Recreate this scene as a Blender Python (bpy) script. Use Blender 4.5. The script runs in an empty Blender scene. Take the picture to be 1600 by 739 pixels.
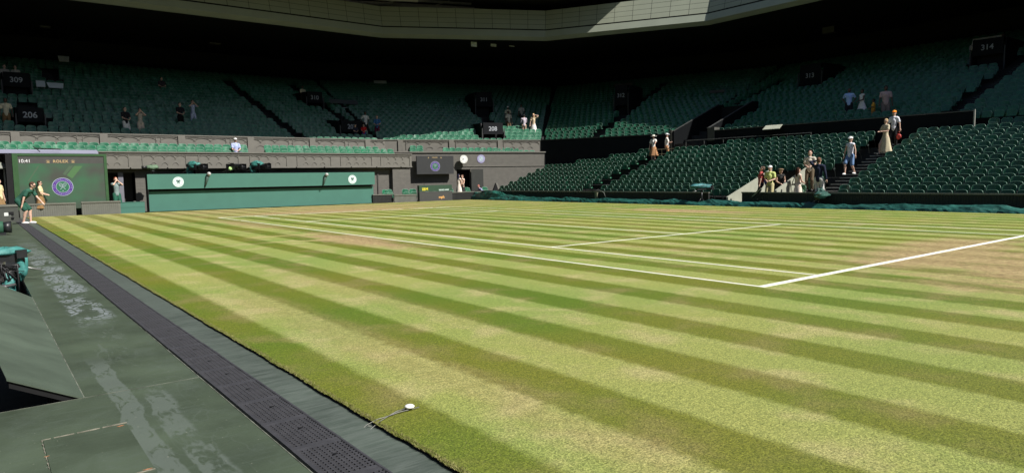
import bpy, bmesh, math, random
import numpy as np
from mathutils import Vector, Matrix, Euler
random.seed(7); np.random.seed(7)
R = math.radians
sc = bpy.context.scene
# ------------------------------------------------------------------ camera
CAM = np.array([-7.4395, -4.6522, 1.3731]); YAW, PITCH, ROLL, FPX = 0.65934, -0.08517, -0.01714, 1077.34
def cam_axes():
    cy, sy, cp, sp = math.cos(YAW), math.sin(YAW), math.cos(PITCH), math.sin(PITCH)
    f = np.array([sy*cp, cy*cp, sp]); r = np.array([cy, -sy, 0]); u = np.cross(r, f)
    c, s = math.cos(ROLL), math.sin(ROLL)
    return c*r+s*u, -s*r+c*u, f
AX_R, AX_U, AX_F = cam_axes()
cam = bpy.data.objects.new('camera', bpy.data.cameras.new('camera')); sc.collection.objects.link(cam); sc.camera = cam
cam.data.sensor_width = 36; cam.data.lens = 36*FPX/1600; cam.data.clip_end = 500; cam.data.clip_start = .05
M = Matrix(((AX_R[0], AX_U[0], -AX_F[0], CAM[0]), (AX_R[1], AX_U[1], -AX_F[1], CAM[1]), (AX_R[2], AX_U[2], -AX_F[2], CAM[2]), (0, 0, 0, 1)))
cam.matrix_world = M
# ------------------------------------------------------------------ light
SUN = Vector((0.38, -0.925, 1.07)).normalized()
EL = math.asin(SUN.z); ROT = math.atan2(SUN.x, SUN.y)
w = bpy.data.worlds.new('World'); sc.world = w; w.use_nodes = True
nt = w.node_tree; bg = nt.nodes['Background']
sky = nt.nodes.new('ShaderNodeTexSky'); sky.sky_type = 'NISHITA'; sky.sun_disc = False
sky.sun_elevation = EL; sky.sun_rotation = ROT
nt.links.new(sky.outputs[0], bg.inputs[0]); bg.inputs[1].default_value = 0.05
sd = bpy.data.lights.new('sun', 'SUN'); sd.energy = 5.0; sd.angle = R(.53); sd.color = (1, .965, .9)
so = bpy.data.objects.new('sun', sd); sc.collection.objects.link(so)
so.rotation_euler = (-SUN).to_track_quat('-Z', 'Y').to_euler(); so.location = (20, -20, 40)
vs = sc.view_settings; vs.view_transform = 'Standard'; vs.look = 'None'; vs.exposure = 0.5; vs.gamma = 1; vs.use_curve_mapping = False
# ------------------------------------------------------------------ measuring helpers: where a sight line meets a surface
def ray(u, v): return AX_F+AX_R*(u-800)/FPX-AX_U*(v-369.5)/FPX
def at_plane(n, c, u, v):
    n = np.array(n, float); d = ray(u, v); return CAM+d*((c-n@CAM)/(n@d))
def at_z(z, u, v): return at_plane((0, 0, 1), z, u, v)
def at_x(x, u, v): return at_plane((1, 0, 0), x, u, v)
def at_y(y, u, v): return at_plane((0, 1, 0), y, u, v)
# ------------------------------------------------------------------ materials
MATS = {}
def mat(name, col, rough=.6, var=.12, scale=6, bump=0, metal=0, emis=None, es=1, spec=.5, coat=0, bscale=None, noshow=None):
    if name in MATS: return MATS[name]
    m = bpy.data.materials.new(name); m.use_nodes = True; N = m.node_tree; b = N.nodes['Principled BSDF']
    b.inputs['Roughness'].default_value = rough; b.inputs['Metallic'].default_value = metal
    b.inputs['Specular IOR Level'].default_value = spec; b.inputs['Coat Weight'].default_value = coat
    tc = N.nodes.new('ShaderNodeTexCoord')
    if var > 0:
        n = N.nodes.new('ShaderNodeTexNoise'); n.inputs['Scale'].default_value = scale; n.inputs['Detail'].default_value = 6
        N.links.new(tc.outputs['Object'], n.inputs['Vector'])
        r = N.nodes.new('ShaderNodeMapRange'); r.inputs[1].default_value = .3; r.inputs[2].default_value = .7
        r.inputs[3].default_value = 1-var; r.inputs[4].default_value = 1+var
        N.links.new(n.outputs[0], r.inputs[0])
        x = N.nodes.new('ShaderNodeMix'); x.data_type = 'RGBA'; x.blend_type = 'MULTIPLY'; x.inputs[0].default_value = 1
        x.inputs[6].default_value = (*col, 1); N.links.new(r.outputs[0], x.inputs[7]); N.links.new(x.outputs[2], b.inputs['Base Color'])
        r2 = N.nodes.new('ShaderNodeMapRange'); r2.inputs[3].default_value = max(.05, rough-.1); r2.inputs[4].default_value = min(1, rough+.12)
        N.links.new(n.outputs[0], r2.inputs[0]); N.links.new(r2.outputs[0], b.inputs['Roughness'])
    else: b.inputs['Base Color'].default_value = (*col, 1)
    if bump:
        n2 = N.nodes.new('ShaderNodeTexNoise'); n2.inputs['Scale'].default_value = bscale or scale*5; n2.inputs['Detail'].default_value = 4
        N.links.new(tc.outputs['Object'], n2.inputs['Vector'])
        bp = N.nodes.new('ShaderNodeBump'); bp.inputs['Strength'].default_value = bump; bp.inputs['Distance'].default_value = .02
        N.links.new(n2.outputs[0], bp.inputs['Height']); N.links.new(bp.outputs[0], b.inputs['Normal'])
    if emis: b.inputs['Emission Color'].default_value = (*emis, 1); b.inputs['Emission Strength'].default_value = es
    MATS[name] = m; return m
def cloth(col, v=.12): return mat('cloth_%.2f_%.2f_%.2f' % col, col, .85, v, 9, bump=.25, bscale=60, spec=.2)
# ------------------------------------------------------------------ mesh builder
class MB:
    def __init__(s): s.v = []; s.f = []; s.mi = []; s.cur = 0
    def add(s, vs, fs):
        o = len(s.v); s.v += [tuple(map(float, p)) for p in vs]; s.f += [tuple(i+o for i in f) for f in fs]; s.mi += [s.cur]*len(fs); return s
    def box(s, x0, x1, y0, y1, z0, z1):
        return s.add([(x0,y0,z0),(x1,y0,z0),(x1,y1,z0),(x0,y1,z0),(x0,y0,z1),(x1,y0,z1),(x1,y1,z1),(x0,y1,z1)],
            [(0,3,2,1),(4,5,6,7),(0,1,5,4),(1,2,6,5),(2,3,7,6),(3,0,4,7)])
    def bbox(s, c, d, rot=(0,0,0)):
        E = Euler([R(a) for a in rot]).to_matrix(); vv = []
        for k in range(8):
            p = Vector(((k&1)-.5, ((k>>1)&1)-.5, ((k>>2)&1)-.5)); p = E@Vector((p.x*d[0], p.y*d[1], p.z*d[2])); vv.append((p.x+c[0], p.y+c[1], p.z+c[2]))
        return s.add(vv, [(0,2,3,1),(4,5,7,6),(0,1,5,4),(1,3,7,5),(3,2,6,7),(2,0,4,6)])
    def quad(s, a, b, c, d): return s.add([a,b,c,d], [(0,1,2,3)])
    def prism(s, poly, off):
        n = len(poly); vv = [tuple(p) for p in poly]+[tuple(np.array(p)+np.array(off)) for p in poly]
        return s.add(vv, [tuple(range(n))[::-1], tuple(range(n, 2*n))]+[(i,(i+1)%n,n+(i+1)%n,n+i) for i in range(n)])
    def tube(s, pts, r, n=8, cap=True):
        pts = [Vector(p) for p in pts]; rr = r if isinstance(r, (list, tuple)) else [r]*len(pts); vv = []; ff = []
        for i, p in enumerate(pts):
            d = (pts[min(i+1, len(pts)-1)]-pts[max(i-1, 0)]).normalized()
            up = Vector((0,0,1)) if abs(d.z) < .9 else Vector((1,0,0)); a = d.cross(up).normalized(); b = d.cross(a)
            for k in range(n):
                t = 2*math.pi*k/n; vv.append(p+a*math.cos(t)*rr[i]+b*math.sin(t)*rr[i])
        for i in range(len(pts)-1):
            for k in range(n): ff.append((i*n+k, i*n+(k+1)%n, (i+1)*n+(k+1)%n, (i+1)*n+k))
        if cap: ff.append(tuple(range(n))[::-1]); ff.append(tuple(range((len(pts)-1)*n, len(pts)*n)))
        return s.add(vv, ff)
    def rings(s, rg, closed_ends=True):     # list of rings (lists of points)
        n = len(rg[0]); vv = [p for r in rg for p in r]; ff = []
        for i in range(len(rg)-1):
            for k in range(n): ff.append((i*n+k, i*n+(k+1)%n, (i+1)*n+(k+1)%n, (i+1)*n+k))
        if closed_ends: ff.append(tuple(range(n))[::-1]); ff.append(tuple(range((len(rg)-1)*n, len(rg)*n)))
        return s.add(vv, ff)
    def ell(s, c, r, nu=12, nv=8, rot=None):
        rg = []; E = Euler([R(a) for a in rot]).to_matrix() if rot else Matrix.Identity(3)
        for j in range(nv+1):
            ph = math.pi*(j+.02)/(nv+.04); q = []
            for i in range(nu):
                t = 2*math.pi*i/nu; p = E@Vector((r[0]*math.sin(ph)*math.cos(t), r[1]*math.sin(ph)*math.sin(t), r[2]*math.cos(ph))); q.append((p.x+c[0], p.y+c[1], p.z+c[2]))
            rg.append(q)
        return s.rings(rg)
    def disc(s, c, r, th, n=40, y=True):   # disc facing -y, thickness th toward +y
        rg = [[(c[0]+r*math.cos(2*math.pi*k/n), yy, c[2]+r*math.sin(2*math.pi*k/n)) for k in range(n)] for yy in (c[1], c[1]+th)]
        return s.rings(rg)
    def ring(s, c, r0, r1, th, n=48, sx=1):
        vv = []; ff = []
        for k in range(n):
            t = 2*math.pi*k/n; cc, ss = math.cos(t)*sx, math.sin(t)
            vv += [(c[0]+r0*cc, c[1], c[2]+r0*ss), (c[0]+r1*cc, c[1], c[2]+r1*ss), (c[0]+r1*cc, c[1]+th, c[2]+r1*ss), (c[0]+r0*cc, c[1]+th, c[2]+r0*ss)]
        for k in range(n):
            a, b = 4*k, 4*((k+1) % n)
            for j in range(4): ff.append((a+j, a+(j+1)%4, b+(j+1)%4, b+j))
        return s.add(vv, ff)
    def build(s, name, m, parent=None, smooth=False, loc=None):
        me = bpy.data.meshes.new(name); me.from_pydata(s.v, [], s.f)
        ms = m if isinstance(m, (list, tuple)) else [m]
        for q in ms: me.materials.append(q)
        if len(ms) > 1: me.polygons.foreach_set('material_index', s.mi)
        if smooth: me.polygons.foreach_set('use_smooth', [True]*len(me.polygons))
        bm = bmesh.new(); bm.from_mesh(me); bmesh.ops.recalc_face_normals(bm, faces=bm.faces); bm.to_mesh(me); bm.free(); me.update()
        o = bpy.data.objects.new(name, me); sc.collection.objects.link(o)
        if parent: o.parent = parent
        if loc is not None: o.location = loc
        return o
def thing(name, label, cat, loc=(0,0,0), rz=0, group=None):
    o = bpy.data.objects.new(name, None); sc.collection.objects.link(o); o.empty_display_size = .2
    o.location = tuple(map(float, loc)); o.rotation_euler = (0,0,rz); o['label'] = label; o['category'] = cat
    if group: o['group'] = group
    return o
def tag(o, label, cat, group=None):
    o['label'] = label; o['category'] = cat
    if group: o['group'] = group
    return o
def stuff(o, label, cat): o['kind'] = 'stuff'; o['label'] = label; o['category'] = cat; return o
def struct(o): o['kind'] = 'structure'; return o
def rot_of(f): return math.atan2(f[0], -f[1])     # local -Y looks along f
def text_obj(name, s, size, m, parent, loc, rot=(math.pi/2,0,0), th=.002, bold=0, spacing=1.0):
    cu = bpy.data.curves.new('t', 'FONT'); cu.body = s; cu.size = size; cu.extrude = th; cu.align_x = 'CENTER'; cu.align_y = 'CENTER'; cu.offset = bold; cu.space_character = spacing
    t = bpy.data.objects.new('t', cu); sc.collection.objects.link(t); bpy.context.view_layer.update()
    me = bpy.data.meshes.new_from_object(t.evaluated_get(bpy.context.evaluated_depsgraph_get())); bpy.data.objects.remove(t)
    me.materials.clear(); me.materials.append(m); o = bpy.data.objects.new(name, me); sc.collection.objects.link(o)
    o.parent = parent; o.location = loc; o.rotation_euler = rot; return o
# palette
GREY = (.142, .135, .118)
m_stone = mat('painted_stone', GREY, .75, .1, 3, bump=.15, bscale=30)
m_stone2 = mat('painted_brick', (.125,.118,.104), .8, .1, 3)
m_darkwall = mat('navy_wall', (.010,.012,.014), .9, .15, 2, spec=.1)
m_terrace = mat('terrace_concrete', (.024,.025,.025), .85, .25, 2, bump=.2)
m_black = mat('black_paint', (.009,.009,.010), .7, .2, 4, spec=.25)
m_seat = mat('seat_plastic', (.016,.115,.058), .34, .12, 2, spec=.55)
_N = m_seat.node_tree; _b = _N.nodes['Principled BSDF']; _oi = _N.nodes.new('ShaderNodeObjectInfo'); _n = _N.nodes.new('ShaderNodeTexNoise'); _g = _N.nodes.new('ShaderNodeNewGeometry')
_n.inputs['Scale'].default_value = 1.7; _n.inputs['Detail'].default_value = 3; _N.links.new(_g.outputs['Position'], _n.inputs['Vector'])
_m1 = _N.nodes.new('ShaderNodeMath'); _m1.operation = 'MULTIPLY_ADD'; _m1.inputs[1].default_value = .35; _m1.inputs[2].default_value = -.17; _N.links.new(_oi.outputs['Random'], _m1.inputs[0])
_m2 = _N.nodes.new('ShaderNodeMapRange'); _m2.inputs[1].default_value = .3; _m2.inputs[2].default_value = .7; _m2.inputs[3].default_value = .72; _m2.inputs[4].default_value = 1.3; _N.links.new(_n.outputs[0], _m2.inputs[0])
_m3 = _N.nodes.new('ShaderNodeMath'); _m3.operation = 'ADD'; _N.links.new(_m1.outputs[0], _m3.inputs[0]); _N.links.new(_m2.outputs[0], _m3.inputs[1])
_x = _N.nodes.new('ShaderNodeMix'); _x.data_type = 'RGBA'; _x.blend_type = 'MULTIPLY'; _x.inputs[0].default_value = 1; _N.links.new(_b.inputs['Base Color'].links[0].from_socket, _x.inputs[6]); _N.links.new(_m3.outputs[0], _x.inputs[7]); _N.links.new(_x.outputs[2], _b.inputs['Base Color'])
m_rim = mat('seat_rim_highlight', (.10,.21,.15), .4, .15, 3, spec=.7)  # paler than the shell: sun highlight on the rim put into the colour
m_seatd = m_seat
m_metal = mat('grey_metal', (.3,.3,.29), .4, .1, 8, metal=.6)
m_nose = mat('nosing_paint', (.42,.41,.38), .6, .15, 5)
m_screen_green = mat('canvas_green', (.060,.162,.128), .8, .05, 1.5, bump=.12, bscale=4, spec=.25)
m_white = mat('white_paint', (.78,.78,.76), .5, .05, 4)
m_cream = mat('cream_render', (.33,.34,.27), .8, .1, 3, bump=.1)
# brick bump on painted brick
def brickify(m, sx=.215, sz=.075):
    N = m.node_tree; b = N.nodes['Principled BSDF']; tc = N.nodes.new('ShaderNodeTexCoord')
    mp = N.nodes.new('ShaderNodeMapping'); mp.inputs['Rotation'].default_value = (R(90), 0, 0)
    N.links.new(tc.outputs['Object'], mp.inputs[0]); br = N.nodes.new('ShaderNodeTexBrick'); br.inputs['Scale'].default_value = 1
    br.inputs['Brick Width'].default_value = sx; br.inputs['Row Height'].default_value = sz; br.inputs['Mortar Size'].default_value = .006; br.inputs['Mortar Smooth'].default_value = .3
    br.inputs['Color1'].default_value = (1,1,1,1); br.inputs['Color2'].default_value = (.86,.86,.86,1); br.inputs['Mortar'].default_value = (.55,.55,.55,1)
    N.links.new(mp.outputs[0], br.inputs['Vector'])
    x = N.nodes.new('ShaderNodeMix'); x.data_type = 'RGBA'; x.blend_type = 'MULTIPLY'; x.inputs[0].default_value = 1
    src = b.inputs['Base Color'].links[0].from_socket; N.links.new(src, x.inputs[6]); N.links.new(br.outputs[0], x.inputs[7]); N.links.new(x.outputs[2], b.inputs['Base Color'])
brickify(m_stone2)
# ------------------------------------------------------------------ lawn
LX0, LX1, LY0, LY1 = -5.73, 17.75, -12.0, 32.25
def lawn_material():
    m = bpy.data.materials.new('mown_grass'); m.use_nodes = True; N = m.node_tree; L = N.links; b = N.nodes['Principled BSDF']
    b.inputs['Roughness'].default_value = .75; b.inputs['Specular IOR Level'].default_value = .25
    tc = N.nodes.new('ShaderNodeTexCoord'); sep = N.nodes.new('ShaderNodeSeparateXYZ'); L.new(tc.outputs['Object'], sep.inputs[0])
    def math_(op, a, c=None, d=None, clamp=False):
        n = N.nodes.new('ShaderNodeMath'); n.operation = op; n.use_clamp = clamp
        for i, q in enumerate((a, c, d)):
            if q is None: continue
            if isinstance(q, (int, float)): n.inputs[i].default_value = q
            else: L.new(q, n.inputs[i])
        return n.outputs[0]
    def noise(scale, detail=4, vec=None, rough=.5, stretch=None):
        n = N.nodes.new('ShaderNodeTexNoise'); n.inputs['Scale'].default_value = scale; n.inputs['Detail'].default_value = detail; n.inputs['Roughness'].default_value = rough
        if stretch:
            mp = N.nodes.new('ShaderNodeMapping'); mp.inputs['Scale'].default_value = stretch; L.new(tc.outputs['Object'], mp.inputs[0]); L.new(mp.outputs[0], n.inputs['Vector'])
        else: L.new(tc.outputs['Object'], n.inputs['Vector'])
        return n.outputs[0]
    def rng(v, a, b_, c=0., d=1.):
        n = N.nodes.new('ShaderNodeMapRange'); n.interpolation_type = 'SMOOTHSTEP'
        for i, q in enumerate((a, b_, c, d)): n.inputs[i+1].default_value = q
        L.new(v, n.inputs[0]); return n.outputs[0]
    def mix(f, a, c, bt='MIX'):
        n = N.nodes.new('ShaderNodeMix'); n.data_type = 'RGBA'; n.blend_type = bt
        if isinstance(f, float): n.inputs[0].default_value = f
        else: L.new(f, n.inputs[0])
        for i, q in ((6, a), (7, c)):
            if isinstance(q, tuple): n.inputs[i].default_value = (*q, 1)
            else: L.new(q, n.inputs[i])
        return n.outputs[2]
    X, Y = sep.outputs[0], sep.outputs[1]
    wob = math_('MULTIPLY', math_('SUBTRACT', noise(.5, 2, stretch=(1, .3, 1)), .5), .05)
    fine = noise(9, 5)
    xx = math_('ADD', math_('ADD', X, wob), math_('MULTIPLY', math_('SUBTRACT', fine, .5), .10))
    s = math_('COSINE', math_('MULTIPLY', math_('ADD', xx, 4.53), 2*math.pi/1.062))
    dark = rng(s, -.2, .42)
    big = noise(.35, 3); mid = noise(1.6, 5); 
    lightc = mix(rng(big, .35, .68), (.262,.285,.084), (.200,.266,.068))
    lightc = mix(rng(mid, .46, .70, 0, .75), lightc, (.375,.335,.165))
    darkc = mix(rng(big, .35, .68), (.136,.150,.017), (.086,.143,.012))
    darkc = mix(rng(mid, .46, .74, 0, .7), darkc, (.205,.175,.07))
    g = mix(dark, lightc, darkc)
    # worn, dry areas
    def patch(cx, cy, rx, ry, st):
        dx = math_('DIVIDE', math_('SUBTRACT', X, cx), rx); dy = math_('DIVIDE', math_('SUBTRACT', Y, cy), ry)
        d = math_('SQRT', math_('ADD', math_('MULTIPLY', dx, dx), math_('MULTIPLY', dy, dy)))
        d = math_('ADD', d, math_('MULTIPLY', math_('SUBTRACT', noise(1.3, 6, rough=.7, stretch=(1.6, .6, 1)), .5), 1.7))
        return rng(d, 1.05, .35, 0, st)
    ps = [patch(4.6, -.2, 2.6, 1.5, .95), patch(6.4, .2, 2.8, 1.2, .9), patch(4.6, -1.9, 4.0, 2.0, .95), patch(5.5, 25.2, 6.5, 2.3, .98), patch(-.6, 10.2, .85, 3.6, 1.), patch(-.5, 18.5, .6, 4.5, .7),
          patch(13.8, 12.2, 1.2, 4.2, 1.), patch(8, 28.2, 7, 2.5, .7), patch(5, 30.5, 8, 1.5, .6), patch(5.5, 11.9, 4, .9, .25), patch(1.5, 29, 4, 2.5, .45), patch(-4.9, 1, .35, 6, .35), patch(-3.8, 3.4, .3, 5, .25), patch(2.6, 6, .25, 8, .35)]
    tot = ps[0]
    for q in ps[1:]: tot = math_('MAXIMUM', tot, q)
    dry = mix(rng(fine, .35, .65), (.40,.315,.165), (.27,.19,.105))
    dry = mix(math_('MULTIPLY', dark, .35), dry, (.20,.15,.07))
    g = mix(rng(Y, 16, 31, 0, .30), g, dry); g = mix(rng(Y, 2, -6, 0, .12), g, dry); g = mix(tot, g, dry)
    # pale wheel tracks
    def line(x0, y0, x1, y1, wd):
        a = (y1-y0); c = -(x1-x0); n_ = math.hypot(a, c); a /= n_; c /= n_
        dd = math_('ABSOLUTE', math_('ADD', math_('ADD', math_('MULTIPLY', X, a), math_('MULTIPLY', Y, c)), -(a*x0+c*y0)))
        k = rng(dd, wd, wd*.3); tx = rng(X, x0, x0+.5); ty = rng(X, x1, x1-.3)
        return math_('MULTIPLY', k, math_('MULTIPLY', tx, ty))
    p1, p2, p3, p4 = at_z(0, 372, 373), at_z(0, 510, 364), at_z(0, 400, 380), at_z(0, 545, 373)
    lt = math_('MAXIMUM', line(p1[0], p1[1], p2[0], p2[1], .2), line(p3[0], p3[1], p4[0], p4[1], .2))
    g = mix(math_('MULTIPLY', lt, .8), g, (.40,.335,.16))
    # leaf-scale grain
    gr = noise(80, 3, rough=.9); gr2 = noise(26, 6, rough=.85)
    g = mix(1.0, g, mix(rng(gr, .33, .67), (.42,.44,.38), (1.58,1.56,1.52)), 'MULTIPLY')
    g = mix(1.0, g, mix(rng(gr2, .34, .66), (.70,.74,.70), (1.30,1.26,1.22)), 'MULTIPLY')
    L.new(g, b.inputs['Base Color'])
    bp = N.nodes.new('ShaderNodeBump'); bp.inputs['Strength'].default_value = .55; bp.inputs['Distance'].default_value = .012
    L.new(math_('ADD', gr, gr2), bp.inputs['Height']); L.new(bp.outputs[0], b.inputs['Normal'])
    return m
m_grass = lawn_material()
m_soil = mat('dark_soil', (.018,.014,.009), .95, .4, 30, bump=.5)
lawn = MB()
ny = 900; ys = [LY0+(LY1-LY0)*i/ny for i in range(ny+1)]
ex = [LX0+.003*math.sin(y*2.1)+.003*math.sin(y*7.3+1)+random.uniform(-.005, .005) for y in ys]
for i in range(ny):
    lawn.cur = 0; lawn.quad((ex[i], ys[i], 0), (LX1, ys[i], 0), (LX1, ys[i+1], 0), (ex[i+1], ys[i+1], 0))
    lawn.cur = 1; lawn.quad((ex[i]+.012, ys[i], -.024), (ex[i+1]+.012, ys[i+1], -.024), (ex[i+1], ys[i+1], 0), (ex[i], ys[i], 0))
lawn.quad((LX0, LY1, -.024), (LX1, LY1, -.024), (LX1, LY1, 0), (ex[-1], LY1, 0)); lawn.quad((LX1, LY0, -.024), (LX1, LY1, -.024), (LX1, LY1, 0), (LX1, LY0, 0))
struct(lawn.build('lawn', [m_grass, m_soil]))
# grass blades: fringe along the edge and short blades near the camera
m_blade = mat('grass_blade', (.15,.16,.04), .7, .5, 40, spec=.3)
m_blade2 = mat('dry_grass_blade', (.26,.235,.10), .7, .4, 40, spec=.3)
bl = MB()
def blades(n, xf, yf, h0, h1, wd, lean):
    for _ in range(n):
        y = yf(); x = xf(y); a = random.uniform(0, 2*math.pi); h = random.uniform(h0, h1); dx, dy = math.cos(a)*wd, math.sin(a)*wd
        lx, ly = random.uniform(-lean, lean)*h*2-(.4*h if lean > .6 else 0), random.uniform(-lean, lean)*h*2
        bl.cur = random.random() < .45
        bl.add([(x-dx, y-dy, -.003), (x+dx, y+dy, -.003), (x+lx, y+ly, h)], [(0,1,2)])
bl.cur = 0
blades(14000, lambda y: float(np.interp(y, ys, ex))+random.uniform(-.004, .03), lambda: -3+random.random()**1.8*17, .006, .017, .0018, .6)
blades(34000, lambda y: LX0+.02+random.random()**1.3*4.2, lambda: -3.6+random.random()**1.6*6.2, .003, .0085, .0014, .9)
stuff(bl.build('grass', [m_blade, m_blade2]), 'short mown grass blades and ragged fringe at the lawn edge', 'grass')
# court lines
ln = MB(); Z = .004
def hl(x0, x1, y0, y1): ln.box(x0, x1, y0, y1, .001, Z)
for x, wd in ((0, .05), (1.37, .05), (9.6-.05, .05), (10.97-.05, .05)): hl(x, x+wd, .1, 23.67)
hl(0, 10.97, 0, .1); hl(0, 10.97, 23.67, 23.77)
for y in (5.485, 18.285-.05): hl(1.42, 5.46, y, y+.05); hl(5.51, 9.55, y, y+.05)
hl(5.46, 5.51, 5.485, 18.285)
def chalk():
    m = mat('chalk_line', (.80,.79,.70), .9, .1, 20)
    N = m.node_tree; b = N.nodes['Principled BSDF']; tc = N.nodes.new('ShaderNodeTexCoord')
    n = N.nodes.new('ShaderNodeTexNoise'); n.inputs['Scale'].default_value = 1.2; n.inputs['Detail'].default_value = 8; n.inputs['Roughness'].default_value = .75
    N.links.new(tc.outputs['Object'], n.inputs['Vector']); sp = N.nodes.new('ShaderNodeSeparateXYZ'); N.links.new(tc.outputs['Object'], sp.inputs[0])
    r1 = N.nodes.new('ShaderNodeMapRange'); r1.inputs[1].default_value = 6.; r1.inputs[2].default_value = 20.; r1.inputs[3].default_value = .0; r1.inputs[4].default_value = .55
    N.links.new(sp.outputs[1], r1.inputs[0]); ad = N.nodes.new('ShaderNodeMath'); ad.operation = 'GREATER_THAN'
    q = N.nodes.new('ShaderNodeMath'); q.operation = 'ADD'; q.inputs[1].default_value = .10
    N.links.new(n.outputs[0], q.inputs[0]); N.links.new(q.outputs[0], ad.inputs[0]); N.links.new(r1.outputs[0], ad.inputs[1]); N.links.new(ad.outputs[0], b.inputs['Alpha'])
    return m
struct(ln.build('court_line_markings', chalk()))
# ------------------------------------------------------------------ ground round the lawn
GZ = -.024
m_deck = mat('green_painted_deck', (.060,.080,.052), .55, .3, 1.6, bump=.08, bscale=30)
def deck_stains(m):
    N = m.node_tree; L = N.links; b = N.nodes['Principled BSDF']; tc = N.nodes.new('ShaderNodeTexCoord'); sp = N.nodes.new('ShaderNodeSeparateXYZ'); L.new(tc.outputs['Object'], sp.inputs[0])
    def nz(scale, st, det=6, rg=.6, dist=0):
        mp = N.nodes.new('ShaderNodeMapping'); mp.inputs['Scale'].default_value = st; L.new(tc.outputs['Object'], mp.inputs[0])
        n = N.nodes.new('ShaderNodeTexNoise'); n.inputs['Scale'].default_value = scale; n.inputs['Detail'].default_value = det; n.inputs['Roughness'].default_value = rg; n.inputs['Distortion'].default_value = dist; L.new(mp.outputs[0], n.inputs['Vector']); return n.outputs[0]
    def mr(v, a, c, d=0., e=1.):
        n = N.nodes.new('ShaderNodeMapRange'); n.interpolation_type = 'SMOOTHSTEP'
        for i, q in enumerate((a, c, d, e)): n.inputs[i+1].default_value = q
        L.new(v, n.inputs[0]); return n.outputs[0]
    def mt(op, a, c):
        n = N.nodes.new('ShaderNodeMath'); n.operation = op
        for i, q in enumerate((a, c)):
            if isinstance(q, (int, float)): n.inputs[i].default_value = q
            else: L.new(q, n.inputs[i])
        return n.outputs[0]
    def mix(f, a, c, bt='MIX'):
        n = N.nodes.new('ShaderNodeMix'); n.data_type = 'RGBA'; n.blend_type = bt; 
        if isinstance(f, float): n.inputs[0].default_value = f
        else: L.new(f, n.inputs[0])
        for i, q in ((6, a), (7, c)):
            if isinstance(q, tuple): n.inputs[i].default_value = (*q, 1)
            else: L.new(q, n.inputs[i])
        return n.outputs[2]
    base = b.inputs['Base Color'].links[0].from_socket
    # a wandering band of dried water marks along the walk
    wander = mt('MULTIPLY', mt('SUBTRACT', nz(.9, (0, 1, 1), 3), .5), .16)
    xx = mt('ADD', mt('ADD', sp.outputs[0], wander), mt('MULTIPLY', mt('SUBTRACT', nz(14, (1, 1, 1), 4), .5), .03))
    Yc = sp.outputs[1]
    leaf = mr(nz(12, (1.5, .55, 1), 4, .6, .8), .64, .53)
    b1 = mt('MULTIPLY', mt('MULTIPLY', mr(xx, -6.84, -6.828), mr(xx, -6.70, -6.712)), mr(Yc, 1.9, 1.3))
    b2 = mt('MULTIPLY', mt('MULTIPLY', mr(xx, -6.665, -6.655), mr(xx, -6.50, -6.53)), mr(Yc, .75, .3))
    near_m = mt('MULTIPLY', mt('MAXIMUM', mt('MULTIPLY', b1, leaf), mt('MULTIPLY', mt('MULTIPLY', b2, leaf), mr(nz(3.5, (1.4, .6, 1), 4, .6), .42, .5))), .85)
    swirl = mt('MULTIPLY', mr(mt('ABSOLUTE', mt('SUBTRACT', nz(2.6, (1.5, .6, 1), 1, .4, 2.0), .5), 0), .016, .006), mt('MULTIPLY', mt('MULTIPLY', mr(xx, -6.84, -6.8), mr(xx, -6.33, -6.38)), mr(Yc, 4.5, 3.0)))
    midm = mt('MULTIPLY', mt('MULTIPLY', mt('MULTIPLY', mr(xx, -6.76, -6.7), mr(xx, -6.42, -6.5)), mt('MULTIPLY', mr(Yc, 1.2, 1.9), mr(Yc, 5., 3.8))), mr(nz(4.5, (1.8, .5, 1), 5, .6, 1.5), .53, .57))
    marks = mt('MAXIMUM', near_m, mt('MAXIMUM', mt('MULTIPLY', swirl, .22), mt('MULTIPLY', midm, .45)))
    farband = mt('MULTIPLY', mt('MULTIPLY', mr(xx, -6.74, -6.68), mr(xx, -6.31, -6.40)), mt('MULTIPLY', mr(Yc, 3.2, 4.0), mr(Yc, 20., 8.)))
    c = mix(mt('MULTIPLY', marks, .75), base, (.112,.135,.118))
    mpr = N.nodes.new('ShaderNodeMapping'); mpr.inputs['Rotation'].default_value = (0, 0, R(-35)); mpr.inputs['Scale'].default_value = (2.2, .8, 1); L.new(tc.outputs['Object'], mpr.inputs[0])
    vn = N.nodes.new('ShaderNodeTexVoronoi'); vn.feature = 'DISTANCE_TO_EDGE'; vn.inputs['Scale'].default_value = 7; L.new(mpr.outputs[0], vn.inputs['Vector'])
    petals = mt('MULTIPLY', mr(vn.outputs[0], .03, .10), mr(nz(3, (1, .5, 1), 4, .6, 1), .44, .52))
    c = mix(mt('MULTIPLY', mt('MULTIPLY', farband, petals), .8), c, (.24,.27,.285))
    streak = mr(nz(5, (.5, 5, 1), 6, .7), .5, .75, 0, .45); c = mix(streak, c, (.085,.11,.085))
    scuff = mr(nz(7, (1.5, .5, 1), 8, .8), .66, .74, 0, .7); c = mix(scuff, c, (.16,.175,.15))
    dust = mr(nz(2, (1, 1, 1), 6, .75), .45, .8, 0, .5); c = mix(dust, c, (.10,.125,.105))
    spk = mr(nz(60, (1, 1, 1), 2, .5), .74, .78, 0, .8); c = mix(spk, c, (.25,.25,.2))
    L.new(c, b.inputs['Base Color'])
    rr = N.nodes.new('ShaderNodeMapRange'); rr.inputs[3].default_value = .42; rr.inputs[4].default_value = .6; L.new(marks, rr.inputs[0]); L.new(rr.outputs[0], b.inputs['Roughness'])
deck_stains(m_deck)
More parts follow.
